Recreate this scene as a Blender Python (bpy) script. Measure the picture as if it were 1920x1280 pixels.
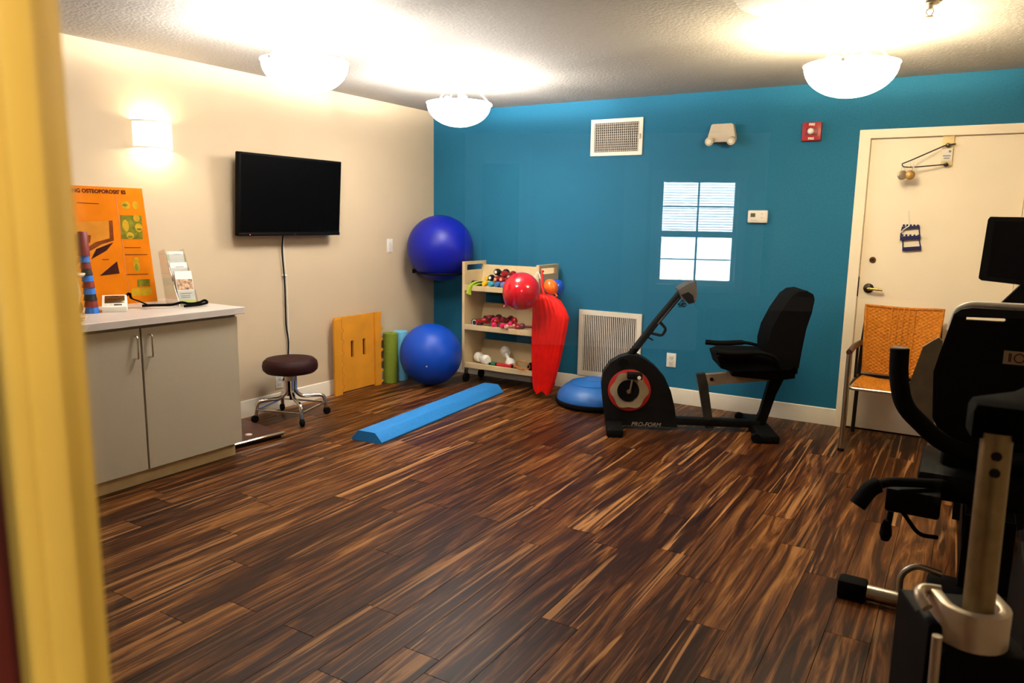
import bpy, bmesh, math, random
from mathutils import Vector, Matrix
random.seed(7)
for o in list(bpy.data.objects): bpy.data.objects.remove(o)
scene = bpy.context.scene
COL = scene.collection
R = math.radians
PI = math.pi

# ------------------------------------------------------------------ camera
cd = bpy.data.cameras.new('camera'); cam = bpy.data.objects.new('camera', cd); COL.objects.link(cam)
right = Vector((0.8534, 0.52102, 0.01569)); up = Vector((-0.0967, 0.12867, 0.98696)); fwd = Vector((-0.51221, 0.84379, -0.1602))
m = Matrix.Identity(4)
for i in range(3): m[i][0] = right[i]; m[i][1] = up[i]; m[i][2] = -fwd[i]
m.translation = Vector((4.425, -5.8089, 1.4567))
cam.matrix_world = m
cd.sensor_width = 36; cd.lens = 1402.49 / 1920 * 36; cd.clip_start = 0.02
cd.dof.use_dof = True; cd.dof.focus_distance = 4.2; cd.dof.aperture_fstop = 4.0
scene.camera = cam

# ------------------------------------------------------------------ world, exposure
w = bpy.data.worlds.new('world'); scene.world = w; w.use_nodes = True
bg = w.node_tree.nodes['Background']; bg.inputs[0].default_value = (0.80, 0.93, 1.0, 1); bg.inputs[1].default_value = 26.0
vs = scene.view_settings
vs.view_transform = 'Standard'; vs.look = 'None'; vs.gamma = 1; vs.use_curve_mapping = False; vs.exposure = -0.15
LAMP_UP = 110      # bulbs above the bowl rim, W
LAMP_GLOW = 54    # opal bowl emission
H = 2.44

# ------------------------------------------------------------------ materials
MATS = {}
def mat(name, col, rough=.5, metal=0., var=.06, scale=20., bump=0., bscale=120., spec=.5, coat=0., emit=0., emitcol=None, trans=0., sheen=0.):
    if name in MATS: return MATS[name]
    M = bpy.data.materials.new(name); M.use_nodes = True; N = M.node_tree.nodes; L = M.node_tree.links
    b = N['Principled BSDF']
    tc = N.new('ShaderNodeTexCoord'); nz = N.new('ShaderNodeTexNoise'); nz.inputs['Scale'].default_value = scale; nz.inputs['Detail'].default_value = 4
    L.new(tc.outputs['Object'], nz.inputs['Vector'])
    rp = N.new('ShaderNodeValToRGB'); rp.color_ramp.elements[0].position = .3; rp.color_ramp.elements[1].position = .7
    rp.color_ramp.elements[0].color = tuple(max(0, c*(1-var)) for c in col)+(1,)
    rp.color_ramp.elements[1].color = tuple(min(1, c*(1+var)) for c in col)+(1,)
    L.new(nz.outputs['Fac'], rp.inputs[0]); L.new(rp.outputs[0], b.inputs['Base Color'])
    b.inputs['Roughness'].default_value = rough; b.inputs['Metallic'].default_value = metal
    b.inputs['Specular IOR Level'].default_value = spec; b.inputs['Coat Weight'].default_value = coat
    b.inputs['Transmission Weight'].default_value = trans; b.inputs['Sheen Weight'].default_value = sheen
    if emit:
        b.inputs['Emission Color'].default_value = tuple(emitcol or col)+(1,); b.inputs['Emission Strength'].default_value = emit
    if bump:
        n2 = N.new('ShaderNodeTexNoise'); n2.inputs['Scale'].default_value = bscale; n2.inputs['Detail'].default_value = 6
        bp = N.new('ShaderNodeBump'); bp.inputs['Strength'].default_value = bump; bp.inputs['Distance'].default_value = .004
        L.new(tc.outputs['Object'], n2.inputs['Vector']); L.new(n2.outputs['Fac'], bp.inputs['Height']); L.new(bp.outputs[0], b.inputs['Normal'])
    MATS[name] = M; return M

def clear_mat(name, tint=(1,1,1), refl=.045, rough=0.0, haze=0.0):
    M = bpy.data.materials.new(name); M.use_nodes = True; N = M.node_tree.nodes; L = M.node_tree.links
    N.remove(N['Principled BSDF']); out = N['Material Output']
    tr = N.new('ShaderNodeBsdfTransparent'); tr.inputs[0].default_value = tuple(tint)+(1,)
    gl = N.new('ShaderNodeBsdfGlossy'); gl.inputs['Roughness'].default_value = rough
    lw = N.new('ShaderNodeLayerWeight'); lw.inputs['Blend'].default_value = .5
    pw = N.new('ShaderNodeMath'); pw.operation = 'POWER'; pw.inputs[1].default_value = 5
    ml = N.new('ShaderNodeMath'); ml.operation = 'MULTIPLY_ADD'; ml.inputs[1].default_value = 1-refl; ml.inputs[2].default_value = refl
    L.new(lw.outputs['Facing'], pw.inputs[0]); L.new(pw.outputs[0], ml.inputs[0])
    mx = N.new('ShaderNodeMixShader'); L.new(ml.outputs[0], mx.inputs[0]); L.new(tr.outputs[0], mx.inputs[1]); L.new(gl.outputs[0], mx.inputs[2])
    L.new(mx.outputs[0], out.inputs[0]); MATS[name] = M; return M

# plank floor: dark walnut boards with golden sapwood streaks, each board shifted by its own random number
def plank_mat():
    M = bpy.data.materials.new('walnut_plank'); M.use_nodes = True; N = M.node_tree.nodes; L = M.node_tree.links; b = N['Principled BSDF']
    tc = N.new('ShaderNodeTexCoord'); oi = N.new('ShaderNodeObjectInfo')
    mul = N.new('ShaderNodeVectorMath'); mul.operation = 'SCALE'; cmb = N.new('ShaderNodeCombineXYZ')
    for k, s in enumerate((37., 91., 53.)):
        a = N.new('ShaderNodeMath'); a.operation = 'MULTIPLY'; a.inputs[1].default_value = s; L.new(oi.outputs['Random'], a.inputs[0]); L.new(a.outputs[0], cmb.inputs[k])
    add = N.new('ShaderNodeVectorMath'); add.operation = 'ADD'; L.new(tc.outputs['Object'], add.inputs[0]); L.new(cmb.outputs[0], add.inputs[1])
    def noise(sx, sy, sc, det, dist=0., rough=.6):
        mp = N.new('ShaderNodeMapping'); mp.inputs['Scale'].default_value = (sx, sy, 1); L.new(add.outputs[0], mp.inputs[0])
        n = N.new('ShaderNodeTexNoise'); n.inputs['Scale'].default_value = sc; n.inputs['Detail'].default_value = det
        n.inputs['Distortion'].default_value = dist; n.inputs['Roughness'].default_value = rough; L.new(mp.outputs[0], n.inputs['Vector']); return n
    big = noise(11, .8, 1.8, 6, 1.6); fine = noise(90, 1.8, 1.6, 8, .4, .75); streak = noise(12, .34, 1.6, 4, 1.4)
    rp = N.new('ShaderNodeValToRGB'); e = rp.color_ramp.elements
    e[0].position = .33; e[0].color = (.010, .0022, .0006, 1); e[1].position = .70; e[1].color = (.33, .145, .040, 1)
    x = e.new(.47); x.color = (.038, .0095, .0022, 1); x = e.new(.56); x.color = (.108, .035, .0078, 1)
    mixn = N.new('ShaderNodeMath'); mixn.operation = 'MULTIPLY_ADD'; mixn.inputs[1].default_value = .28; L.new(fine.outputs['Fac'], mixn.inputs[0])
    b2 = N.new('ShaderNodeMath'); b2.operation = 'MULTIPLY'; b2.inputs[1].default_value = .78; L.new(big.outputs['Fac'], b2.inputs[0]); L.new(b2.outputs[0], mixn.inputs[2])
    off = N.new('ShaderNodeMath'); off.operation = 'MULTIPLY_ADD'; off.inputs[1].default_value = .10; L.new(oi.outputs['Random'], off.inputs[0])
    s0 = N.new('ShaderNodeMath'); s0.operation = 'SUBTRACT'; s0.inputs[1].default_value = .075; L.new(mixn.outputs[0], s0.inputs[0]); L.new(s0.outputs[0], off.inputs[2])
    L.new(off.outputs[0], rp.inputs[0])
    sr = N.new('ShaderNodeValToRGB'); sr.color_ramp.elements[0].position = .56; sr.color_ramp.elements[1].position = .63
    sr.color_ramp.elements[0].color = (0, 0, 0, 1); sr.color_ramp.elements[1].color = (1, 1, 1, 1); L.new(streak.outputs['Fac'], sr.inputs[0])
    mx = N.new('ShaderNodeMix'); mx.data_type = 'RGBA'; fr = N.new('ShaderNodeMath'); fr.operation = 'MULTIPLY'; fr.inputs[1].default_value = 7.3; L.new(oi.outputs['Random'], fr.inputs[0])
    f2 = N.new('ShaderNodeMath'); f2.operation = 'FRACT'; L.new(fr.outputs[0], f2.inputs[0])
    f3 = N.new('ShaderNodeMath'); f3.operation = 'MULTIPLY'; L.new(f2.outputs[0], f3.inputs[0]); L.new(sr.outputs[0], f3.inputs[1])
    L.new(f3.outputs[0], mx.inputs[0]); L.new(rp.outputs[0], mx.inputs[6]); mx.inputs[7].default_value = (.42, .20, .070, 1)
    L.new(mx.outputs[2], b.inputs['Base Color'])
    b.inputs['Roughness'].default_value = .40; b.inputs['Specular IOR Level'].default_value = .14
    bp = N.new('ShaderNodeBump'); bp.inputs['Strength'].default_value = .12; bp.inputs['Distance'].default_value = .002; L.new(fine.outputs['Fac'], bp.inputs['Height']); L.new(bp.outputs[0], b.inputs['Normal'])
    MATS['plank'] = M; return M
plank_mat()

def ceiling_mat():
    M = mat('knockdown_ceiling', (.36, .335, .30), .9, var=.05, scale=60, bump=.8, bscale=55); return M

mat('cream_wall', (.58, .455, .305), .75, var=.025, scale=3, bump=.12, bscale=220)
mat('blue_wall', (.016, .138, .250), .7, var=.10, scale=90, bump=.25, bscale=160, spec=.12)
mat('white_trim', (.80, .73, .60), .45, var=.03)
mat('door_cream', (.93, .81, .62), .5, var=.02, scale=4)
mat('black_plastic', (.0025, .0023, .0023), .6, var=.2, spec=.10)
mat('black_rubber', (.0030, .0028, .0028), .8, var=.2, spec=.10)
mat('black_fabric', (.0022, .0020, .0022), .95, var=.3, scale=200, spec=.08)
mat('dark_shroud', (.005, .0045, .0045), .5, var=.6, scale=9, spec=.15)
mat('chrome', (.72, .68, .62), .12, 1.0, var=.02)
mat('steel', (.52, .47, .38), .32, 1.0, var=.06)
mat('silver_paint', (.58, .50, .40), .35, .6, var=.04)
mat('grey_laminate', (.44, .385, .29), .42, var=.05, scale=250)
mat('counter_laminate', (.56, .50, .45), .35, var=.06, scale=300)
mat('plywood', (.70, .29, .022), .6, var=.10, scale=6, spec=.15)
mat('plywood_edge', (.34, .13, .015), .7, var=.2, scale=60)
mat('birch', (.60, .455, .245), .5, var=.08, scale=8)
mat('white_plastic', (.80, .76, .68), .4, var=.02)
mat('dark_slot', (.006, .005, .004), .9, var=.1)
mat('red_sign', (.34, .006, .008), .4, var=.05)
mat('maroon_vinyl', (.020, .0022, .0022), .6, var=.2, scale=40, spec=.2)
mat('blue_ball', (.004, .062, .48), .40, var=.05, spec=.32, bump=.04, bscale=300)
mat('royal_ball', (.003, .009, .30), .40, var=.05, spec=.32, bump=.04, bscale=300)
mat('foam_blue', (.01, .21, .60), .7, var=.08, scale=60, bump=.2, bscale=250)
mat('foam_green', (.17, .23, .012), .85, var=.12, scale=90, bump=.3, bscale=250)
mat('foam_sky', (.16, .50, .72), .8, var=.06, scale=90, bump=.3, bscale=250)
mat('dome_blue', (.012, .12, .42), .42, var=.06, scale=30)
mat('balloon_red', (.60, .006, .018), .12, var=.05, coat=.5)
mat('balloon_orange', (.90, .16, .01), .22, var=.05, coat=.3)
mat('balloon_blue', (.01, .08, .55), .22, var=.05, coat=.3)
mat('red_plastic_sheet', (.80, .008, .004), .5, var=.12, scale=12, spec=.2)
mat('wicker', (.52, .18, .016), .6, var=.3, scale=70, bump=.3, bscale=300, spec=.12)
mat('brass', (.62, .42, .12), .25, 1.0)
mat('honey_wood', (.50, .31, .055), .35, var=.10, scale=5, coat=.4)
mat('mahogany', (.085, .008, .003), .5, var=.25, scale=5)
clear_mat('window_glass', (1, 1, 1), .042)
clear_mat('acrylic', (.93, .94, .93), .06)
M_ = MATS

# ------------------------------------------------------------------ mesh helpers
def finish(bm, name, material, parent=None, smooth=35, loc=None, rot=None):
    bmesh.ops.recalc_face_normals(bm, faces=bm.faces)
    me = bpy.data.meshes.new(name); bm.to_mesh(me); bm.free()
    if smooth:
        me.polygons.foreach_set('use_smooth', [True]*len(me.polygons)); me.set_sharp_from_angle(angle=R(smooth))
    me.materials.append(M_[material] if isinstance(material, str) else material)
    o = bpy.data.objects.new(name, me); COL.objects.link(o)
    if parent is not None: o.parent = parent
    if loc is not None: o.location = loc
    if rot is not None: o.rotation_euler = rot
    return o
def nb(): return bmesh.new()
def box(bm, x0, x1, y0, y1, z0, z1, bev=0., seg=2):
    r = bmesh.ops.create_cube(bm, size=1); v = r['verts']
    for p in v: p.co = Vector(((x0+x1)/2+p.co.x*(x1-x0), (y0+y1)/2+p.co.y*(y1-y0), (z0+z1)/2+p.co.z*(z1-z0)))
    if bev:
        es = list({e for p in v for e in p.link_edges}); bmesh.ops.bevel(bm, geom=es, offset=bev, segments=seg, affect='EDGES', profile=.5)
    return bm
def boxm(bm, mtx, sx, sy, sz, bev=0.):
    r = bmesh.ops.create_cube(bm, size=1); v = r['verts']
    for p in v: p.co = Vector((p.co.x*sx, p.co.y*sy, p.co.z*sz))
    allv = set(v)
    if bev:
        es = list({e for p in v for e in p.link_edges}); g = bmesh.ops.bevel(bm, geom=es, offset=bev, segments=2, affect='EDGES', profile=.5)
        allv = {x for f in g['faces'] for x in f.verts} | {x for x in v if x.is_valid}
    bmesh.ops.transform(bm, matrix=mtx, verts=list(allv)); return bm
def prism(bm, pts, d, origin=(0,0,0), ax=(1,0,0), ay=(0,0,1), holes=(), bev=0.):
    """polygon (2D pts in ax/ay) extruded by vector d, centred about origin"""
    ax = Vector(ax); ay = Vector(ay); o = Vector(origin); d = Vector(d)
    edges = []
    for loop in [pts]+list(holes):
        vs = [bm.verts.new(o+ax*p[0]+ay*p[1]-d/2) for p in loop]
        edges += [bm.edges.new((vs[i], vs[(i+1) % len(vs)])) for i in range(len(vs))]
    if holes: fs = [g for g in bmesh.ops.triangle_fill(bm, edges=edges, use_beauty=True)['geom'] if isinstance(g, bmesh.types.BMFace)]
    else: fs = [bm.faces.new([e.verts[0] for e in edges])]
    g = bmesh.ops.extrude_face_region(bm, geom=fs)
    nv = [x for x in g['geom'] if isinstance(x, bmesh.types.BMVert)]
    bmesh.ops.translate(bm, verts=nv, vec=d)
    if bev:
        fr = [x for x in g['geom'] if isinstance(x, bmesh.types.BMFace)]
        es = list({e for f in fr for e in f.edges if len([q for q in e.link_faces if q in fr]) == 1})
        bmesh.ops.bevel(bm, geom=es, offset=bev, segments=2, affect='EDGES', profile=.5)
    return bm
def tube(bm, pts, r, n=10, cap=True, closed=False):
    pts = [Vector(p) for p in pts]; k = len(pts); rs = [r[min(int(i*len(r)/k), len(r)-1)] for i in range(k)] if isinstance(r, (list, tuple)) else [r]*k
    rings = []; nrm = None
    for i in range(k):
        a = pts[i-1] if (i > 0 or closed) else pts[i]; c = pts[(i+1) % k] if (i < k-1 or closed) else pts[i]
        t = (c-a).normalized()
        if nrm is None: nrm = t.orthogonal().normalized()
        nrm = (nrm-t*nrm.dot(t)).normalized(); bi = t.cross(nrm)
        rings.append([bm.verts.new(pts[i]+(nrm*math.cos(2*PI*j/n)+bi*math.sin(2*PI*j/n))*rs[i]) for j in range(n)])
    for i in range(k if closed else k-1):
        A, B = rings[i], rings[(i+1) % k]
        for j in range(n): bm.faces.new((A[j], A[(j+1) % n], B[(j+1) % n], B[j]))
    if cap and not closed: bm.faces.new(rings[0][::-1]); bm.faces.new(rings[-1])
    return bm
def bend(pts, rad, seg=5):
    """round the corners of a polyline"""
    pts = [Vector(p) for p in pts]; out = [pts[0]]
    for i in range(1, len(pts)-1):
        a, b, c = pts[i-1], pts[i], pts[i+1]; r = min(rad, (a-b).length*.45, (c-b).length*.45)
        p, q = b+(a-b).normalized()*r, b+(c-b).normalized()*r
        for k in range(seg+1):
            t = k/seg; out.append(p*(1-t)**2+b*2*t*(1-t)+q*t*t)
    out.append(pts[-1]); return out
def lathe(bm, prof, n=28, mtx=None, axis_cap=True):
    rings = []
    for (r, z) in prof:
        if r < 1e-6: rings.append([bm.verts.new((0, 0, z))])
        else: rings.append([bm.verts.new((r*math.cos(2*PI*j/n), r*math.sin(2*PI*j/n), z)) for j in range(n)])
    for A, B in zip(rings, rings[1:]):
        for j in range(n):
            a0, a1 = A[j % len(A)], A[(j+1) % len(A)]; b0, b1 = B[j % len(B)], B[(j+1) % len(B)]
            vs = []
            for v in (a0, a1, b1, b0):
                if v not in vs: vs.append(v)
            if len(vs) > 2: bm.faces.new(vs)
    if axis_cap:
        if len(rings[0]) > 1: bm.faces.new(rings[0][::-1])
        if len(rings[-1]) > 1: bm.faces.new(rings[-1])
    if mtx is not None: bmesh.ops.transform(bm, matrix=mtx, verts=[v for r in rings for v in r])
    return bm
def ball_prof(r, k=16, z0=0., sq=1.): return [(r*math.sin(PI*i/k), z0-r*sq*math.cos(PI*i/k)) for i in range(k+1)]
def sphere(bm, c, r, sq=1., n=28, k=16): return lathe(bm, ball_prof(r, k, 0, sq), n, Matrix.Translation(c))
def frame_z(p, zdir):
    z = Vector(zdir).normalized(); x = z.orthogonal().normalized(); y = z.cross(x)
    mt = Matrix.Identity(4)
    for i in range(3): mt[i][0] = x[i]; mt[i][1] = y[i]; mt[i][2] = z[i]
    mt.translation = Vector(p); return mt
def tag(o, label=None, cat=None, group=None, kind=None):
    if label: o['label'] = label
    if cat: o['category'] = cat
    if group: o['group'] = group
    if kind: o['kind'] = kind
    return o
def thing(name, label, cat, loc=(0,0,0), rz=0., group=None):
    o = bpy.data.objects.new(name, None); COL.objects.link(o); o.location = loc; o.rotation_euler = (0, 0, rz)
    o.empty_display_size = .1
    return tag(o, label, cat, group)
def struct(name, bm, material, smooth=0, parent=None):
    o = finish(bm, name, material, parent, smooth)
    if parent is None: o['kind'] = 'structure'
    return o
def copy_mesh(o, parent=None, loc=None):
    c = o.copy(); COL.objects.link(c); c.parent = parent
    if loc is not None: c.location = loc
    return c
def text_mesh(name, body, size, material, parent, mtx, depth=.0006, align='CENTER', bold=0., shear=0.):
    cu = bpy.data.curves.new(name, 'FONT'); cu.body = body; cu.size = size; cu.align_x = align; cu.align_y = 'CENTER'; cu.extrude = depth; cu.offset = bold; cu.shear = shear; cu.resolution_u = 3
    t = bpy.data.objects.new(name+'_curve', cu); COL.objects.link(t)
    bpy.context.view_layer.update()
    me = bpy.data.meshes.new_from_object(t.evaluated_get(bpy.context.evaluated_depsgraph_get()))
    bpy.data.objects.remove(t); me.transform(mtx); me.name = name
    me.materials.clear(); me.materials.append(M_[material])
    o = bpy.data.objects.new(name, me); COL.objects.link(o); o.parent = parent; return o
def axes(o, x, y):
    x = Vector(x).normalized(); y = Vector(y).normalized(); z = x.cross(y); mt = Matrix.Identity(4)
    for i in range(3): mt[i][0] = x[i]; mt[i][1] = y[i]; mt[i][2] = z[i]
    mt.translation = Vector(o); return mt

# ------------------------------------------------------------------ room shell
# near wall (the corridor wall we look through) runs at an angle; F is the foot of the camera on its glass
NV = Vector((math.sin(R(-22.4)), math.cos(R(-22.4)), 0)); TV = Vector((NV.y, -NV.x, 0))
F = Vector((4.425, -5.8089, 0)) + NV*.45
def hp(s, r, z=0.): return F + TV*s - NV*r + Vector((0, 0, z))       # s along the near wall, r out into the corridor
def near_y(x, r=0.): return (F-NV*r).y + (x-(F-NV*r).x)*TV.y/TV.x
RX = 5.5
def poly_slab(bm, pts, z0, z1):
    c = sum((Vector((p[0], p[1], 0)) for p in pts), Vector())/len(pts)
    return prism(bm, pts, (0, 0, z1-z0), (0, 0, (z0+z1)/2), (1, 0, 0), (0, 1, 0))
room = [(0, .1), (RX, .1), (RX, near_y(RX)), (0, near_y(0))]
floor = struct('floor', poly_slab(nb(), room, -.10, -.004), mat('floor_underlay', (.02, .008, .004), .8))
struct('ceiling', poly_slab(nb(), [(-.1, .1), (RX+.1, .1), (RX+.1, near_y(RX+.1)), (-.1, near_y(-.1))], H, H+.1), ceiling_mat())
struct('wall_left', box(nb(), -.1, 0, near_y(0)-.2, .1, -.1, H), 'cream_wall')
bm = nb(); DX0, DX1, DZ = 3.762, 4.682, 2.048
box(bm, 0, DX0, 0, .1, -.1, H); box(bm, DX1, RX+.1, 0, .1, -.1, H); box(bm, DX0, DX1, 0, .1, DZ, H); box(bm, DX0, DX1, .062, .1, -.1, DZ)  # last box closes the doorway behind the door, added to block outside light
struct('wall_back', bm, 'blue_wall')
struct('wall_right', box(nb(), RX, RX+.1, near_y(RX)-.1, 0, -.1, H), 'cream_wall')
# near wall with the doorway of the glazed door
DS0, DS1, DTOP = -.55, .47, 2.06
def wall_s(bm, s0, s1, r0, r1, z0, z1):
    return prism(bm, [(s0, -r1), (s1, -r1), (s1, -r0), (s0, -r0)], (0, 0, z1-z0), F+Vector((0, 0, (z0+z1)/2)), TV, NV)
bm = nb(); wall_s(bm, -4.75, DS0, -.06, .06, -.1, H); wall_s(bm, DS1, 1.42, -.06, .06, -.1, H); wall_s(bm, DS0, DS1, -.06, .06, DTOP, H)
struct('wall_near', bm, 'cream_wall')

# planks, each one an object of its own
PW, PL = .152, 1.22
full = nb(); box(full, .0009, PW-.0009, .0009, PL-.0009, -.004, .0, .0007, 1)
proto = None; rnd = random.Random(3)
rows = int(RX/PW)+1
for i in range(rows):
    x0 = i*PW; y = -.0 + rnd.uniform(.05, PL)                       # first board of the row runs in from beyond the wall
    ymin = near_y(min(x0+PW, RX), -.06)
    wdt = min(PW, RX-x0)
    while y > ymin:
        y1 = min(y, 0.); y0 = max(y-PL, ymin)
        if y1-y0 < .02: y -= PL; continue
        if y1 == y and y0 == y-PL and wdt == PW:
            if proto is None: proto = finish(full, 'plank', 'plank', floor, 0); o = proto
            else: o = copy_mesh(proto, floor)
        else:
            b = nb(); box(b, .0009, wdt-.0009, .0009, y1-y0-.0009, -.004, 0, .0007, 1); o = finish(b, 'plank', 'plank', floor, 0)
        o.location = (x0, y0, 0); y -= PL

# baseboards
def base_prof(h=.125, t=.016): return [(0, 0), (t, 0), (t, h-.03), (t*.75, h-.018), (t*.7, h-.006), (t*.3, h), (0, h)]
bm = nb()
for a, b_ in ((0.0, 3.692), (4.752, RX)): prism(bm, base_prof(), (b_-a, 0, 0), ((a+b_)/2, 0, 0), (0, -1, 0), (0, 0, 1))
struct('baseboard_back', bm, 'white_trim', 40)
bm = nb(); prism(bm, base_prof(), (0, 2.86, 0), (0, -1.43, 0), (1, 0, 0), (0, 0, 1)); struct('baseboard_left', bm, 'white_trim', 40)
bm = nb(); prism(bm, base_prof(), (0, 4.3, 0), (RX, -2.15, 0), (-1, 0, 0), (0, 0, 1)); struct('baseboard_right', bm, 'white_trim', 40)

# ------------------------------------------------------------------ cream door in the blue wall
d = finish(box(nb(), DX0+.004, DX1-.004, .012, .055, .008, DZ-.005, .002, 1), 'door_1', 'door_cream', None, 0); tag(d, kind='structure')
bm = nb(); t = .070
prism(bm, [(DX0-t, 0), (DX0, 0), (DX0, DZ), (DX1, DZ), (DX1, 0), (DX1+t, 0), (DX1+t, DZ+t-.012), (DX0-t, DZ+t-.012)], (0, .022, 0), (0, -.011, 0), bev=.004)
box(bm, DX0-.0005, DX0+.002, 0, .07, 0, DZ); box(bm, DX0, DX1, 0, .07, DZ-.002, DZ+.0005); box(bm, DX1-.002, DX1+.0005, 0, .07, 0, DZ)
struct('trim_1', bm, 'door_cream', 40)
h = finish(lathe(nb(), [(0, 0), (.034, 0), (.034, .006), (.027, .012), (.012, .016), (.012, .042), (0, .042)], 24, frame_z((3.831, .012, 1.021), (0, -1, 0))), 'rose', mat('dark_bronze', (.03, .022, .012), .4, .8), d)
finish(tube(nb(), bend([(3.831, -.026, 1.021), (3.845, -.034, 1.021), (3.90, -.036, 1.018), (3.925, -.034, 1.016)], .012), [.0105, .0095, .0085], 12), 'lever_handle', 'brass', d)
finish(lathe(nb(), [(0, 0), (.021, 0), (.021, .008), (.016, .014), (0, .014)], 24, frame_z((3.841, .012, 1.221), (0, -1, 0))), 'deadbolt', mat('bronze', (.16, .07, .022), .35, .8), d)
finish(box(nb(), 3.832, 3.850, -.006, .0, 1.217, 1.225, .001), 'thumb_turn', mat('dark_bronze', (.03, .022, .012), .4, .8), d)
finish(box(nb(), DX0-.001, DX0+.006, -.004, .012, .96, 1.10, .001), 'strike_plate', mat('dark_bronze', (.03, .022, .012)), d)

# ------------------------------------------------------------------ corridor behind the camera (seen mirrored in the glass)
CS0, CS1, CR = -1.95, 1.45, 8.3
def cpoly(s0, s1, r0, r1): return [tuple(hp(s0, r0).xy), tuple(hp(s1, r0).xy), tuple(hp(s1, r1).xy), tuple(hp(s0, r1).xy)]
struct('floor_corridor', poly_slab(nb(), cpoly(CS0-.1, CS1+.1, .0, CR+.1), -.1, 0), mat('corridor_carpet', (.012, .009, .008), .95, var=.2, spec=.05, scale=80))
struct('ceiling_corridor', poly_slab(nb(), cpoly(CS0-.1, CS1+.1, .0, CR+.1), H, H+.1), mat('corridor_ceiling', (.02, .019, .018), .9, spec=.1))
struct('wall_corridor_left', wall_s(nb(), CS0-.1, CS0, .06, CR, -.1, H), mat('corridor_panel', (.012, .007, .005), .8, spec=.1))
struct('wall_corridor_right', wall_s(nb(), CS1, CS1+.1, .06, CR, -.1, H), mat('corridor_panel', (.012, .007, .005), .8, spec=.1))
WS0, WS1, WZ0, WZ1 = .30, 1.16, .76, 1.95
bm = nb()
wall_s(bm, CS0-.1, WS0, CR, CR+.12, -.1, H); wall_s(bm, WS1, CS1+.1, CR, CR+.12, -.1, H); wall_s(bm, WS0, WS1, CR, CR+.12, -.1, WZ0); wall_s(bm, WS0, WS1, CR, CR+.12, WZ1, H)
struct('wall_corridor_far', bm, mat('corridor_white', (.62, .62, .60), .8))
cw = bpy.data.objects.new('window_1', None); COL.objects.link(cw); cw.location = hp(.73, CR, WZ0); tag(cw, kind='structure'); 
bpy.context.view_layer.update()
def keep(o, par):            # parent an object built in world space without moving it
    o.parent = par; o.matrix_parent_inverse = par.matrix_world.inverted(); return o
bm = nb(); c = .085
wall_s(bm, WS0-c, WS0, CR-.03, CR, WZ0-c, WZ1+c); wall_s(bm, WS1, WS1+c, CR-.03, CR, WZ0-c, WZ1+c); wall_s(bm, WS0, WS1, CR-.03, CR, WZ1, WZ1+c); wall_s(bm, WS0-.03, WS1+.03, CR-.05, CR, WZ0-c, WZ0)
keep(finish(bm, 'window_casing', mat('casing_white', (.75, .76, .76), .5), None, 0), cw)
bm = nb(); zm = 1.33
for a, b_, z0, z1 in ((WS0, WS0+.04, WZ0, WZ1), (WS1-.04, WS1, WZ0, WZ1), (WS0, WS1, WZ0, WZ0+.05), (WS0, WS1, WZ1-.04, WZ1), (WS0, WS1, zm-.035, zm+.035), (WS0, WS1, 1.63, 1.642), (WS0, WS1, 1.04, 1.052), (.72, .74, WZ0, WZ1)):
    wall_s(bm, a, b_, CR+.03, CR+.06, z0, z1)
keep(finish(bm, 'sash', mat('casing_white', (.75, .76, .76)), None, 0), cw)
keep(finish(wall_s(nb(), WS0, WS1, CR+.043, CR+.047, WZ0, WZ1), 'pane', 'window_glass', None, 0), cw)
for k in range(20):
    z = zm+.05+k*.029
    keep(finish(prism(nb(), [(0, 0), (.022, .006), (.0225, .0075), (0, .0015)], TV*(WS1-WS0-.09), hp((WS0+WS1)/2, CR+.012, z), -NV, (0, 0, 1)), 'blind_slat', mat('blind_white', (.8, .8, .8), .6), None, 0), cw)
# white door casing in the corridor
bm = nb()
for s in (-1.30, -.10): wall_s(bm, s, s+(.13 if s < -1 else .26), CR-.03, CR, 0, 2.25)
struct('trim_2', bm, mat('casing_white', (.75, .76, .76)))
dd = struct('door_2', wall_s(nb(), -1.74, -1.31, CR-.025, CR-.001, 0, 2.1), mat('corridor_door', (.03, .02, .015), .6))
# added dark block, shaped as a cabinet, darkens the right of the reflection
cc = thing('reflection_blocker', 'added dark cabinet shape that darkens the right of the mirrored corridor', 'cabinet')
finish(wall_s(nb(), .26, 1.38, 2.0, 2.45, .06, 1.15), 'body', mat('blocker_dark', (.010, .006, .004), .9, spec=.05), cc, 0)
finish(wall_s(nb(), .245, 1.40, 1.98, 2.47, 1.15, 1.19), 'top', mat('blocker_dark', (.018, .010, .006)), cc, 0)
finish(wall_s(nb(), .28, 1.36, 2.03, 2.43, 0, .06), 'plinth', mat('blocker_dark', (.018, .010, .006)), cc, 0)
for s in (.27, .64, 1.01):
    dr = finish(wall_s(nb(), s, s+.36, 1.982, 2.0, .09, 1.13), 'cabinet_door', mat('blocker_dark', (.018, .010, .006)), cc, 0)
    finish(wall_s(nb(), s+.33, s+.345, 1.96, 1.982, .6, .72), 'handle', 'steel', dr, 0)
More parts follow.
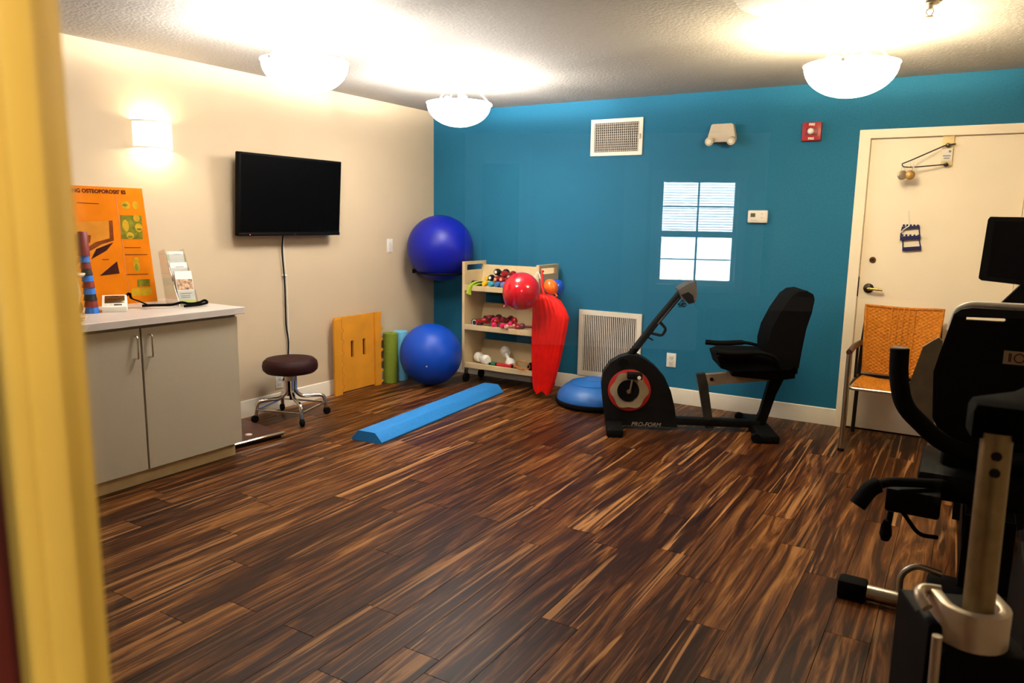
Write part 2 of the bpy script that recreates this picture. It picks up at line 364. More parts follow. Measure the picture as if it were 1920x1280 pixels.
# added corridor lamp, kept out of view, lights the mirrored far wall
cl = thing('added_corridor_lamp', 'added unseen round lamp that lights the far wall of the corridor', 'lamp', hp(.55, 3.1, H))
finish(lathe(nb(), [(.15, 0), (.15, -.02), (.13, -.05), (.08, -.075), (0, -.08)], 28), 'shade', mat('corridor_opal', (.9, .9, .85), .4, emit=3, emitcol=(1, .97, .9)), cl)
finish(lathe(nb(), [(.16, 0), (.16, -.018), (.15, -.018), (.15, 0)], 28), 'collar', 'steel', cl)
ld = bpy.data.lights.new('added_corridor_light', 'POINT'); ld.energy = 200; ld.color = (1, .97, .9); ld.shadow_soft_size = .04
lo = bpy.data.objects.new('added_corridor_light', ld); COL.objects.link(lo); lo.parent = cl; lo.location = (0, 0, -.13)
# added unseen spot, dressed as a ceiling can, to brighten the door frame
dl = thing('added_door_spot', 'added unseen spotlight that brightens the frame of the glazed door', 'lamp', hp(.62, .62, H))
aim = (hp(-.40, .03, 1.25)-hp(.62, .62, 2.36)).normalized()
finish(lathe(nb(), [(0, 0), (.05, 0), (.05, -.015), (0, -.02)], 24), 'ceiling_rose', 'silver_paint', dl)
finish(tube(nb(), [(0, 0, -.015), (0, 0, -.06)], .008, 8), 'stem', 'silver_paint', dl)
finish(lathe(nb(), [(0, -.05), (.03, -.05), (.035, .05), (.031, .05), (.027, -.03), (0, -.035)], 24, frame_z((0, 0, -.09), aim)), 'can', 'black_plastic', dl)
ld = bpy.data.lights.new('added_spot_light', 'SPOT'); ld.energy = 130; ld.color = (1, .86, .60); ld.spot_size = R(46); ld.spot_blend = .7; ld.shadow_soft_size = .025
lo = bpy.data.objects.new('added_spot_light', ld); COL.objects.link(lo); lo.parent = dl; lo.location = Vector((0, 0, -.09))+aim*.055; lo.rotation_euler = aim.to_track_quat('-Z', 'Y').to_euler()

# ------------------------------------------------------------------ the glazed door we look through
gd = bpy.data.objects.new('door_3', None); COL.objects.link(gd); tag(gd, kind='structure')
LS0, LS1, LZ0, LZ1, BW = -.414, .345, .62, 1.93, .033
for nm, a in (('hinge_stile', (DS0+.006, LS0)), ('lock_stile', (LS1, DS1-.006))):
    finish(wall_s(nb(), a[0], a[1], -.022, .022, .008, DTOP-.006), nm, 'mahogany', gd, 0)
finish(wall_s(nb(), LS0, LS1, -.022, .022, .008, LZ0), 'bottom_rail', 'mahogany', gd, 0)
finish(wall_s(nb(), LS0, LS1, -.022, .022, LZ1, DTOP-.006), 'top_rail', 'mahogany', gd, 0)
finish(wall_s(nb(), LS0, LS1, -.003, .003, LZ0, LZ1), 'pane', 'window_glass', gd, 0)
def bead_prof(sgn):      # profile in (across, r): moulding stands 30 mm proud towards the corridor
    pr = [(0, .0035), (0, .024), (.006, .028)]
    pr += [(.010+.0125*(1-math.cos(PI*i/8)), .028+.010*math.sin(PI*i/8)) for i in range(9)]
    pr += [(.042, .026), (.050, .030), (.060, .024), (.060, .0035)]
    return [(p[0]*BW/.060*sgn, p[1]) for p in pr]
for sg, s0 in ((1, LS0-.0), (-1, LS1)):
    pr = [(LS0+BW-p[0], p[1]) if sg == 1 else (LS1-BW-p[0], p[1]) for p in bead_prof(sg)]
    finish(prism(nb(), pr, (0, 0, LZ1-LZ0), F+Vector((0, 0, (LZ0+LZ1)/2)), TV, -NV), 'glass_bead', 'honey_wood', gd, 40)
    finish(wall_s(nb(), *((LS0, LS0+.026) if sg == 1 else (LS1-.026, LS1)), -.03, -.0035, LZ0, LZ1), 'glass_bead', 'honey_wood', gd, 0)
for z0 in (LZ0, LZ1-.06):
    finish(wall_s(nb(), LS0+.06, LS1-.06, .0035, .030, z0, z0+.06), 'glass_bead', 'honey_wood', gd, 0)
    finish(wall_s(nb(), LS0+.045, LS1-.045, -.03, -.0035, z0, z0+.05), 'glass_bead', 'honey_wood', gd, 0)
bm = nb()
for s0, s1 in ((DS0-.07, DS0), (DS1, DS1+.07)):
    wall_s(bm, s0, s1, .06, .075, 0, DTOP+.07); wall_s(bm, s0, s1, -.075, -.06, 0, DTOP+.07)
wall_s(bm, DS0, DS1, .06, .075, DTOP, DTOP+.07); wall_s(bm, DS0, DS1, -.075, -.06, DTOP, DTOP+.07)
struct('trim_3', bm, 'mahogany')

# ------------------------------------------------------------------ ceiling lamps
def bowl_lamp(loc, label, warm, k=1.):
    t = thing('ceiling_lamp', label, 'lamp', loc, 0, 'bowl ceiling lamps')
    em = mat('opal_%s' % warm, (.95, .93, .88), .35, emit=LAMP_GLOW*k, emitcol={'cool': (1, .96, .90), 'warm': (1, .85, .58)}[warm])
    r, dz, zr = .226, .155, -.178
    out = [(r*math.cos(PI/2*i/10), zr-dz*math.sin(PI/2*i/10)) for i in range(11)]
    out = [(max(p[0], 0) if i < 10 else 0., p[1]) for i, p in enumerate(out)]
    inn = [(p[0]*.965, p[1]+.006) for p in out][::-1]
    finish(lathe(nb(), inn+[(r, zr+.008), (r+.006, zr+.006)]+out, 40, axis_cap=False), 'bowl', em, t, 50)
    finish(lathe(nb(), [(0, 0), (.075, 0), (.075, -.012), (.05, -.03), (.02, -.036), (0, -.036)], 28), 'canopy', 'silver_paint', t)
    finish(tube(nb(), [(0, 0, -.03), (0, 0, zr-dz+.012)], .008, 10), 'stem', 'silver_paint', t)
    for j in range(3):
        a = 2*PI*j/3+.5
        finish(tube(nb(), bend([(0, 0, -.03), (.10*math.cos(a), .10*math.sin(a), -.05), (r*.99*math.cos(a), r*.99*math.sin(a), zr+.004)], .05), .005, 8), 'bowl_arm', 'silver_paint', t)
        finish(sphere(nb(), (r*1.02*math.cos(a), r*1.02*math.sin(a), zr-.005), .011, n=12, k=8), 'clip_knob', 'white_plastic', t)
    for j in range(3):
        a = 2*PI*j/3-.55
        bl = finish(lathe(nb(), ball_prof(.028, 8), 12, Matrix.Translation((.085*math.cos(a), .085*math.sin(a), -.150))), 'bulb', mat('bulb', (1, 1, .95), .3, emit=8), t)
        ld = bpy.data.lights.new('bulb_light', 'POINT'); ld.energy = LAMP_UP*k; ld.color = {'cool': (1, .95, .88), 'warm': (1, .82, .52)}[warm]; ld.shadow_soft_size = .03
        lo = bpy.data.objects.new('bulb_light', ld); COL.objects.link(lo); lo.parent = t; lo.location = (.10*math.cos(a), .10*math.sin(a), -.166)
    return t
bowl_lamp((1.215, -1.30, H), 'frosted bowl ceiling lamp nearest the corner of cream and blue walls', 'cool', 1.0)
bowl_lamp((1.305, -2.835, H), 'frosted bowl ceiling lamp hanging above and in front of the television', 'cool', .8)
bowl_lamp((3.808, -1.487, H), 'warm frosted bowl ceiling lamp near the cream door', 'warm', 1.05)

# wall sconce
t = thing('wall_sconce', 'white half-round wall sconce glowing above the orange poster', 'lamp', (0, -2.885, 1.94))
n = 16; prof = [(.105*math.sin(PI*i/n), -.125*math.cos(PI*i/n)) for i in range(n+1)]
bm = nb(); prism(bm, [(p[1], p[0]) for p in prof]+[(p[1]*.95, p[0]*.95) for p in prof][::-1], (0, 0, .150), (0, 0, 0), (0, 1, 0), (1, 0, 0))
finish(bm, 'shade', mat('sconce_opal', (.95, .9, .8), .4, emit=1.7, emitcol=(1, .90, .70)), t)
finish(box(nb(), .0, .012, -.05, .05, -.06, .06, .003), 'back_plate', 'silver_paint', t)
for z in (-.079, .079): finish(tube(nb(), [(p[0]*1.02+.001, p[1]*1.02, z) for p in prof], .004, 6), 'rim_band', 'white_plastic', t)
bb = finish(lathe(nb(), ball_prof(.026, 8, 0, 1.5), 12, Matrix.Translation((.05, 0, 0))), 'bulb', mat('bulb', (1, 1, .95), .3, emit=8), t)
for z in (-.05, .05):
    ld = bpy.data.lights.new('sconce_light', 'POINT'); ld.energy = 6.5; ld.color = (1, .82, .55); ld.shadow_soft_size = .025
    lo = bpy.data.objects.new('sconce_light', ld); COL.objects.link(lo); lo.parent = t; lo.location = (.055, 0, z)

# sprinkler
t = thing('fire_sprinkler', 'small metal fire sprinkler head on the ceiling above the cream door', 'sprinkler', (4.165, -1.845, H))
finish(lathe(nb(), [(0, 0), (.038, 0), (.036, -.008), (.014, -.012), (.012, -.03), (0, -.03)], 24), 'escutcheon', 'steel', t)
for s in (-1, 1): finish(tube(nb(), bend([(s*.010, 0, -.028), (s*.016, 0, -.042), (s*.004, 0, -.058)], .01), .0028, 8), 'yoke_arm', 'steel', t)
finish(lathe(nb(), [(0, -.056), (.017, -.058), (.017, -.061), (0, -.062)], 16), 'deflector', 'steel', t)

# ------------------------------------------------------------------ television
t = thing('television', 'black flat-screen television hung on the cream wall', 'television', (.0, 0, 0))
tm = Matrix.Translation((.115, -1.862, 1.602)) @ Matrix.Rotation(R(4), 4, 'Y')
def tv(bm): bmesh.ops.transform(bm, matrix=tm, verts=bm.verts); return bm
finish(tv(box(nb(), -.03, .012, -.485, .485, -.285, .285, .006)), 'housing', mat('tv_black', (.0015, .0015, .0015), .6, spec=.06), t)
finish(tv(box(nb(), .0115, .0135, -.468, .468, -.250, .270)), 'screen', mat('tv_screen', (.0008, .0008, .0010), .4, spec=.03), t)
finish(tv(box(nb(), .011, .0145, -.485, .485, -.285, -.262, .001)), 'lower_bezel', mat('tv_bezel', (.002, .002, .002), .4, spec=.15), t)
finish(tv(box(nb(), .014, .0152, -.395, -.389, -.277, -.273)), 'power_light', mat('led', (1, .3, .08), .4, emit=3, emitcol=(1, .25, .05)), t)
finish(tv(box(nb(), .014, .0150, .01, .03, -.276, -.272)), 'logo_plate', mat('logo_grey', (.06, .06, .06), .4), t)
bm = nb(); box(bm, 0, .02, -1.98, -1.74, 1.48, 1.74, .003); box(bm, .02, .09, -1.90, -1.82, 1.56, 1.66, .003); finish(bm, 'wall_mount', 'black_plastic', t)

def wire(name, label, pts, r, material):
    o = finish(tube(nb(), bend(pts, .06, 5), r, 7), name, material); return tag(o, label, 'cable')
wire('television_cable', 'black cable running from the television down to the floor outlet', [(.055, -1.905, 1.34), (.022, -1.895, 1.22), (.014, -1.87, .95), (.014, -1.872, .62), (.014, -1.85, .52), (.014, -1.86, .40), (.02, -1.90, .26), (.022, -1.925, .215)], .0055, 'black_rubber')
wire('antenna_cable', 'thin white cable hanging beside the black television cable', [(.05, -1.895, 1.34), (.014, -1.872, 1.20), (.010, -1.848, .95), (.010, -1.845, .60), (.010, -1.84, .30), (.024, -1.81, .03), (.05, -1.83, .008)], .004, 'white_plastic')
tag(finish(box(nb(), 0, .016, -1.885, -1.845, 1.013, 1.021, .002), 'cable_clip', 'white_plastic'), 'small white clip holding the cables to the cream wall', 'cable clip')

def wall_plate(name, label, cat, o, ux, h=.115, w=.072, kind='outlet', sc=1.):
    """plate at o, ux = unit vector along the wall, normal towards the room"""
    ux = Vector(ux); nz = Vector((0, 0, 1)); nn = ux.cross(nz) if kind != 'x' else ux
    t = thing(name, label, cat, o)
    mm = axes((0, 0, 0), ux, nz)                     # local x along wall, y up, z out
    def put(b, nm, mt): bmesh.ops.transform(b, matrix=mm, verts=b.verts); return finish(b, nm, mt, t)
    put(box(nb(), -w/2, w/2, -h/2, h/2, 0, .006, .002), 'plate', 'white_plastic')
    if kind == 'outlet':
        for yy in (-.022, .022):
            put(box(nb(), -.017, .017, yy-.014, yy+.014, .005, .009, .003), 'socket', mat('socket_cream', (.72, .68, .60), .4))
            for xx in (-.006, .006): put(box(nb(), xx-.0012, xx+.0012, yy-.003, yy+.006, .0085, .0096), 'slot', 'dark_slot')
            put(lathe(nb(), [(0, .0085), (.0024, .0085), (.0024, .0096), (0, .0096)], 10, Matrix.Translation((0, yy-.008, 0))), 'ground_hole', 'dark_slot')
        put(lathe(nb(), [(0, .006), (.003, .006), (.003, .008), (0, .008)], 10), 'screw', 'steel')
    else:
        put(box(nb(), -.016, .016, -.033, .033, .005, .009, .002), 'rocker', mat('socket_cream', (.72, .68, .60), .4))
        for yy in (-.048, .048): put(lathe(nb(), [(0, .006), (.003, .006), (.003, .008), (0, .008)], 10, Matrix.Translation((0, yy, 0))), 'screw', 'steel')
    return t
wall_plate('wall_outlet', 'white power outlet low on the blue wall behind the exercise bike', 'outlet', (2.423, 0, .350), (1, 0, 0), .115, .080)
wall_plate('wall_switch', 'white wall plate on the cream wall left of the upper blue ball', 'wall plate', (0, -.648, 1.216), (0, 1, 0), .118, .075, 'rocker')
wall_plate('wall_outlet', 'white outlet behind the stool feeding the television cable', 'outlet', (0, -1.945, .215), (0, 1, 0), .115, .075)

# ------------------------------------------------------------------ blue wall fittings
t = thing('supply_vent', 'white air vent with a square grid high on the blue wall', 'vent', (1.868, 0, 2.136))
fw, fh = .2275, .146
bm = nb(); prism(bm, [(-fw, -fh), (fw, -fh), (fw, fh), (-fw, fh)], (0, .014, 0), (0, -.007, 0), holes=[[(-fw+.033, -fh+.03), (fw-.033, -fh+.03), (fw-.033, fh-.03), (-fw+.033, fh-.03)]]); finish(bm, 'frame', 'white_trim', t, 0)
finish(box(nb(), -fw+.03, fw-.03, -.002, -.0005, -fh+.027, fh-.027), 'duct_opening', 'dark_slot', t, 0)
vb = finish(box(nb(), -.0022, .0022, -.013, -.004, -fh+.03, fh-.03), 'vertical_bar', mat('vent_grey', (.62, .56, .46), .5), t, 0)
for k in range(22):
    x = -fw+.033+(2*fw-.066)*(k+.5)/22
    if k == 0: vb.location = (x, 0, 0)
    else: copy_mesh(vb, t, (x, 0, 0))
hb = finish(box(nb(), -fw+.033, fw-.033, -.009, -.003, -.002, .002), 'horizontal_bar', mat('vent_grey', (.62, .56, .46)), t, 0)
for k in range(12):
    z = -fh+.03+(2*fh-.06)*(k+.5)/12
    if k == 0: hb.location = (0, 0, z)
    else: copy_mesh(hb, t, (0, 0, z))
finish(box(nb(), fw-.024, fw-.018, -.028, -.012, -.02, .02, .001), 'damper_lever', 'steel', t)

t = thing('return_grille', 'large white return air grille with vertical slats low on the blue wall', 'grille', (1.870, 0, .418))
fw, fh = .287, .287
bm = nb(); prism(bm, [(-fw, -fh), (fw, -fh), (fw, fh), (-fw, fh)], (0, .016, 0), (0, -.008, 0), holes=[[(-fw+.042, -fh+.042), (fw-.042, -fh+.042), (fw-.042, fh-.042), (-fw+.042, fh-.042)]]); finish(bm, 'frame', 'white_trim', t, 0)
finish(box(nb(), -fw+.04, fw-.04, -.002, -.0005, -fh+.04, fh-.04), 'duct_opening', 'dark_slot', t, 0)
bm = nb(); prism(bm, [(-.0042, -.013), (.0032, -.013), (.0042, -.009), (-.0032, -.009)], (0, 0, 2*fh-.084), (0, 0, 0), (1, 0, 0), (0, 1, 0)); sl = finish(bm, 'slat', 'white_trim', t, 0)
for k in range(28):
    x = -fw+.042+(2*fw-.084)*(k+.5)/28
    if k == 0: sl.location = (x, 0, 0)
    else: copy_mesh(sl, t, (x, 0, 0))

t = thing('emergency_light', 'beige twin-head emergency light high on the blue wall', 'emergency light', (2.742, 0, 2.118))
bm = nb(); prism(bm, [(-.098, -.058), (.10, -.058), (.105, -.03), (.085, .066), (.07, .074), (-.068, .074), (-.08, .066), (-.105, -.03)], (0, .06, 0), (0, -.03, 0), bev=.012); finish(bm, 'housing', mat('beige_plastic', (.56, .48, .36), .5), t)
for x in (-.082, .082):
    hd = finish(lathe(nb(), [(0, 0), (.03, 0), (.032, .02), (.032, .036), (.027, .040), (0, .036)], 20, frame_z((x, -.055, -.048), (0, -1, -.25))), 'lamp_head', mat('beige_plastic', (.56, .48, .36)), t)
    finish(lathe(nb(), [(0, 0), (.021, 0), (.016, .005), (0, .007)], 18, frame_z((x, -.0935, -.0575), (0, -1, -.25))), 'lens', mat('lens', (.85, .80, .62), .15), hd)

t = thing('fire_alarm', 'red fire alarm strobe with white lettering on the blue wall', 'fire alarm', (3.377, 0, 2.109))
finish(box(nb(), -.064, .064, -.038, 0, -.064, .064, .005), 'housing', 'red_sign', t)
finish(box(nb(), -.04, .04, -.0415, -.037, -.026, .026, .001), 'strobe_panel', mat('red_dark', (.20, .004, .006), .4), t)
finish(lathe(nb(), [(.023, 0), (.022, .012), (.014, .021), (0, .024)], 8, frame_z((-.004, -.041, .002), (0, -1, 0))), 'strobe_lens', mat('strobe_white', (.85, .80, .74), .2), t, 0)
for z in (.048, -.049): text_mesh('lettering', 'FIRE', .022, 'white_plastic', t, axes((0, -.0384, z), (1, 0, 0), (0, 0, 1)), bold=.0009)

t = thing('thermostat', 'white digital thermostat on the blue wall', 'thermostat', (3.038, 0, 1.510))
finish(box(nb(), -.073, .073, -.026, 0, -.047, .047, .010, 3), 'housing', 'white_plastic', t)
finish(box(nb(), -.050, -.015, -.0272, -.025, -.003, .026), 'display', mat('lcd', (.10, .11, .05), .3), t)
for z in (.02, -.006): finish(box(nb(), .026, .040, -.0285, -.025, z-.005, z+.005, .002), 'button', mat('button_grey', (.62, .56, .46), .5), t)
finish(box(nb(), -.05, .0, -.0268, -.0255, -.030, -.024), 'slide_switch', mat('button_grey', (.62, .56, .46)), t)

# ------------------------------------------------------------------ cabinet and worktop
CY0, CY1 = -4.11, -2.875
t = thing('base_cabinet', 'grey laminate two-door base cabinet against the cream wall', 'cabinet', (0, 0, 0))
finish(box(nb(), .002, .70, CY0, CY1, .085, .876), 'body', 'grey_laminate', t, 0)
finish(box(nb(), .02, .665, CY0, CY1-.012, 0, .085), 'toe_kick', mat('toe_kick', (.62, .48, .26), .6), t, 0)
for a, b_, hy in ((CY0, -3.494, -3.530), (-3.488, CY1, -3.448)):
    dr = finish(box(nb(), .702, .722, a+.002, b_-.002, .088, .862, .0015, 1), 'cabinet_door', 'grey_laminate', t, 0)
    finish(tube(nb(), bend([(.722, hy, .705), (.752, hy, .705), (.752, hy, .825), (.722, hy, .825)], .012), .0048, 10), 'handle', 'chrome', dr)
wt = thing('worktop', 'pale grey laminate worktop lying on the base cabinet', 'worktop', (0, 0, 0))
finish(box(nb(), .002, .755, CY0, -2.845, .880, .9195, .002, 1), 'slab', 'counter_laminate', wt, 0)
finish(box(nb(), .03, .70, CY0+.02, CY1-.02, .876, .880), 'build_up_strip', 'dark_slot', wt, 0)
CZ = .9196

# poster board leaning on the wall
pb = thing('poster_board', 'orange printed health poster leaning on the wall above the worktop', 'poster', (.100, 0, CZ))
pt = Matrix.Rotation(R(-7.6), 4, 'Y')          # leans back to the wall
PY0, PY1, PH = -3.66, -2.975, .70
def onboard(bm): bmesh.ops.transform(bm, matrix=pt, verts=bm.verts); return bm
finish(onboard(box(nb(), -.006, 0, PY0, PY1, .001, PH)), 'board', mat('poster_orange', (.58, .155, .002), .7, var=.15, scale=5, spec=.05), pb, 0)
def pprint(name, pts, material, lift=.0007):
    return finish(onboard(prism(nb(), pts, (.0006, 0, 0), (lift, 0, 0), (0, 1, 0), (0, 0, 1))), name, material, pb, 0)
def yz(px, py):      # photo position -> board coordinates
    v = (572-(py-(px-302)*-.02))/210.*PH; return (PY1-(302-(572-py)*.105-px)*.00322, max(.01, min(PH-.01, v)))
mat('print_green', (.16, .15, .012), .5, var=.35, scale=30, spec=.05); mat('print_yellow', (.46, .27, .012), .5, var=.2, scale=25, spec=.05)
mat('print_brown', (.15, .03, .004), .5, var=.45, scale=14, spec=.05); mat('print_maroon', (.035, .006, .004), .5, var=.3, spec=.05); mat('print_tan', (.50, .19, .015), .5, var=.15, scale=9, spec=.05)
mat('print_ink', (.05, .008, .004), .6, spec=.05)
def rect(a, b, c, d_): return [yz(a, c), yz(b, c), yz(b, d_), yz(a, d_)][::-1]
pprint('photo_print', [yz(*p) for p in ((118, 432), (160, 428), (218, 423), (219, 458), (200, 470), (150, 500), (118, 508))], 'print_tan', .0004)
pprint('photo_print', [yz(*p) for p in ((212, 424), (219, 423), (220, 459), (196, 466), (170, 480), (152, 500), (140, 505), (160, 478), (185, 462), (212, 455))], 'print_brown')
pprint('photo_print', [yz(*p) for p in ((128, 456), (150, 448), (178, 450), (176, 462), (160, 474), (134, 478))], 'print_brown')
pprint('photo_print', [yz(*p) for p in ((219, 462), (205, 477), (176, 492), (186, 474))], 'print_maroon', .0010)
pprint('diagram_print', [yz(*p) for p in ((190, 521), (224, 496), (228, 518))], 'print_maroon')
pprint('diagram_print', rect(234, 277, 413, 456), 'print_green')
for (px, py, w_, h_) in ((244, 432, 7, 12), (252, 450, 8, 7), (266, 418, 7, 7), (270, 435, 8, 9), (246, 395, 9, 8), (265, 394, 6, 8), (262, 505, 7, 13), (262, 494, 5, 5)):
    c_ = yz(px, py); pprint('diagram_print', [(c_[0]+w_*.0030*math.cos(a*PI/7), c_[1]+h_*.0030*math.sin(a*PI/7)) for a in range(14)], 'print_yellow', .0012)
for (px, py, w_, h_) in ((244, 395, 6, 3), (262, 508, 4, 8), (252, 452, 6, 2.5), (271, 438, 6, 2.5)):
    c_ = yz(px, py); pprint('diagram_print', [(c_[0]+w_*.0030*math.cos(a*PI/5), c_[1]+h_*.0030*math.sin(a*PI/5)) for a in range(10)], 'print_green', .0016)
pprint('diagram_print', rect(262, 288, 530, 543), 'print_green'); pprint('diagram_print', rect(250, 290, 546, 560), 'print_yellow')
for (a, b_, c_) in ((122, 150, 423), (155, 195, 394), (240, 272, 471), (196, 209, 492), (240, 285, 484), (240, 285, 520)): pprint('rule_print', rect(a, b_, c_, c_+1.2), 'print_ink')
for x in (228,): pprint('rule_print', [yz(226, 375), yz(227.5, 375), yz(247, 565), yz(245, 565)], mat('print_line', (.52, .13, .004)))
c_ = yz(247, 372); text_mesh('title_lettering', "UNDERSTANDING OSTEOPOROSIS' ES", .031, 'print_ink', pb, pt @ axes((.0012, c_[0], c_[1]), (0, 1, 0), (0, 0, 1)), .0003, 'RIGHT', .0012)

# stacked therapy cones on the worktop
cx, cy = .36, -3.535; z = CZ; seq = ['blue', 'red', 'black', 'blue', 'red', 'blue', 'black', 'red', 'blue']
mat('cone_blue', (.02, .16, .60), .4); mat('cone_red', (.20, .012, .012), .45); mat('cone_black', (.003, .003, .004), .5)
place = {0: 'lowest blue cone of the stack beside the white monitor', 1: 'lowest red cone of the stack, just above the lowest blue cone', 2: 'lower of the two black cones in the stack', 3: 'blue cone of the stack resting on the lower black cone',
         4: 'red cone in the middle of the stack, between two blue cones', 5: 'blue cone of the stack directly under the upper black cone', 6: 'upper of the two black cones in the stack', 7: 'red cone of the stack resting on the upper black cone', 8: 'topmost blue cone of the stack, under the tall red cone'}
seq = ['blue', 'red', 'black', 'blue', 'red', 'blue', 'black', 'red', 'blue']
for i, c_ in enumerate(seq):
    r0 = .036-.0011*i; hgt = .0345
    o = finish(lathe(nb(), [(r0-.004, .0), (r0, .001), (r0, .005), (r0-.0055, hgt-.001), (r0-.007, hgt-.001), (r0-.008, .0)], 24, axis_cap=False), 'therapy_cone', 'cone_'+c_, None, 35, (cx-.0005*i, cy-.0022*i, z)); z += hgt
    tag(o, place[i], 'cone', 'stacked therapy cones')
o = finish(lathe(nb(), [(.028, 0), (.030, .001), (.030, .004), (.0235, .125), (.020, .130), (0, .130)], 24), 'therapy_cone', 'cone_red', None, 35, (cx-.005, cy-.020, z))
tag(o, 'tall red cone on top of the stack in front of the poster', 'cone', 'stacked therapy cones')

# vase with palm print
v = thing('vase', 'cream ceramic vase with a palm tree motif beside the cone stack', 'vase', (.44, -3.700, CZ))
finish(lathe(nb(), [(0, 0), (.05, 0), (.055, .012), (.042, .03), (.052, .07), (.060, .12), (.056, .165), (.048, .195), (.052, .203), (.078, .212), (.086, .222), (.082, .228), (.05, .215), (.042, .19), (.05, .12), (.0, .05)], 32), 'body', mat('ceramic', (.72, .58, .38), .35, var=.08), v)
finish(tube(nb(), [(.0835*math.cos(2*PI*k/32), .0835*math.sin(2*PI*k/32), .225) for k in range(32)], .004, 6, closed=True), 'rim', mat('rim_cream', (.85, .74, .58), .35), v)
bm = nb()
fdir = Vector((.875, -.485, 0)); sd = Vector((.485, .875, 0)); oo = fdir*.059+Vector((0, 0, .135))
for a in (-75, -40, -8, 25, 60, 95, 130, 165, 200):
    q = [oo+(sd*math.cos(R(a))+Vector((0, 0, 1))*math.sin(R(a)))*l-Vector((0, 0, 1))*l*l*9-fdir*l*l*7 for l in (0, .012, .024, .034, .042)]
    tube(bm, q, [.003, .0028, .0024, .0018, .0008], 5)
tube(bm, [oo, oo-Vector((0, 0, .05))-fdir*.002, oo-Vector((0, 0, .085))-fdir*.009], .003, 5)
finish(bm, 'palm_motif', mat('palm_green', (.14, .105, .01), .5), v)
tag(finish(lathe(nb(), [(0, 0), (.042, 0), (.05, .02), (.046, .05), (.03, .075), (.0, .08)], 24), 'clay_pot', mat('clay', (.32, .075, .008), .5), None, 35, (.29, -3.60, CZ)), 'small brown clay pot behind the cream vase', 'pot')
cs = thing('coaster_stack', 'stack of thin cream coasters at the front of the worktop', 'coasters', (.60, -3.765, CZ))
for k in range(4): finish(lathe(nb(), [(0, .0), (.05, .0), (.05, .0035), (0, .0035)], 28, Matrix.Translation((.002*(k % 2), .003*k, .0062*k))), 'coaster', mat('coaster_cream', (.66, .47, .28), .6), cs)

# blood pressure monitor
t = thing('blood_pressure_monitor', 'white blood pressure monitor with a dark screen on the worktop', 'monitor', (.36, -3.405, CZ), R(-32))
prof = [(-.075, 0), (.075, 0), (.078, .012), (.075, .030), (-.075, .082), (-.079, .07), (-.079, .01)]
finish(prism(nb(), prof, (0, .125, 0), (0, 0, 0), (1, 0, 0), (0, 0, 1), bev=.008), 'housing', mat('bp_white', (.80, .74, .66), .35), t)
sl_ = math.atan2(.052, .150); mm = Matrix.Translation((0, 0, .0562)) @ Matrix.Rotation(sl_, 4, 'Y')
def onbp(bm): bmesh.ops.transform(bm, matrix=mm, verts=bm.verts); return bm
finish(onbp(box(nb(), -.066, .030, -.050, .050, -.002, .0012, .0005)), 'screen', mat('bp_screen', (.045, .022, .006), .12), t)
finish(onbp(box(nb(), .045, .062, -.004, .036, -.002, .0015, .0005)), 'button', mat('bp_button', (.04, .03, .03), .4), t)
for y in (-.040, -.015): finish(onbp(box(nb(), .040, .054, y-.009, y+.009, -.002, .0020, .001)), 'button', 'white_plastic', t)
finish(box(nb(), .02, .04, -.064, -.0615, .012, .026, .001), 'hose_port', 'dark_slot', t)
# cuff strap
t = thing('monitor_cuff', 'black fabric cuff and strap lying along the worktop', 'cuff', (0, 0, CZ+.007))
def ribbon(bm, pts, wv, th):
    pts = [Vector(p) for p in pts]; wv = Vector(wv)
    rings = []
    for i, p in enumerate(pts):
        tdir = (pts[min(i+1, len(pts)-1)]-pts[max(i-1, 0)]).normalized(); nn = tdir.cross(wv).normalized()
        rings.append([bm.verts.new(p+wv*a+nn*b_) for a, b_ in ((-.5, -th/2), (.5, -th/2), (.5, th/2), (-.5, th/2))])
    for A, B in zip(rings, rings[1:]):
        for j in range(4): bm.faces.new((A[j], A[(j+1) % 4], B[(j+1) % 4], B[j]))
    bm.faces.new(rings[0]); bm.faces.new(rings[-1]); return bm
finish(ribbon(nb(), bend([(.40, -3.27, .012), (.42, -3.22, .012), (.46, -3.12, .008), (.48, -3.07, .022), (.50, -3.04, .010), (.52, -2.99, .012), (.53, -2.95, .028), (.54, -2.935, .012), (.55, -3.00, .006), (.54, -3.10, .004)], .02), (.018, -.012, .010), .008), 'strap', 'black_fabric', t)
finish(ribbon(nb(), bend([(.32, -3.32, .010), (.29, -3.30, .06), (.30, -3.275, .085), (.315, -3.285, .05), (.33, -3.25, .035), (.35, -3.20, .006)], .02), (.03, -.01, 0), .008), 'cuff_loop', 'black_fabric', t)

# brochure holder + brochures
t = thing('brochure_holder', 'clear acrylic tiered brochure holder on the worktop', 'holder', (.37, -2.985, CZ), R(-14))
lean = R(-17)
for k in range(4):
    zz = .01+.072*k*.9; xx = .085-.045*k
    bm = nb(); box(bm, -.0012, .0012, -.056, .056, 0, .085 if k < 3 else .10); bmesh.ops.transform(bm, matrix=Matrix.Translation((xx, 0, zz)) @ Matrix.Rotation(lean, 4, 'Y'), verts=bm.verts); finish(bm, 'pocket_front', 'acrylic', t, 0)
bm = nb(); prism(bm, [(.10, 0), (-.12, 0), (-.20, .31), (-.10, .33)], (0, .0022, 0), (0, -.057, 0)); finish(bm, 'side_panel', 'acrylic', t, 0)
bm = nb(); prism(bm, [(.10, 0), (-.12, 0), (-.20, .31), (-.10, .33)], (0, .0022, 0), (0, .057, 0)); finish(bm, 'side_panel', 'acrylic', t, 0)
finish(box(nb(), -.12, .10, -.057, .057, 0, .0022), 'base', 'acrylic', t, 0)
bpy.context.view_layer.update()
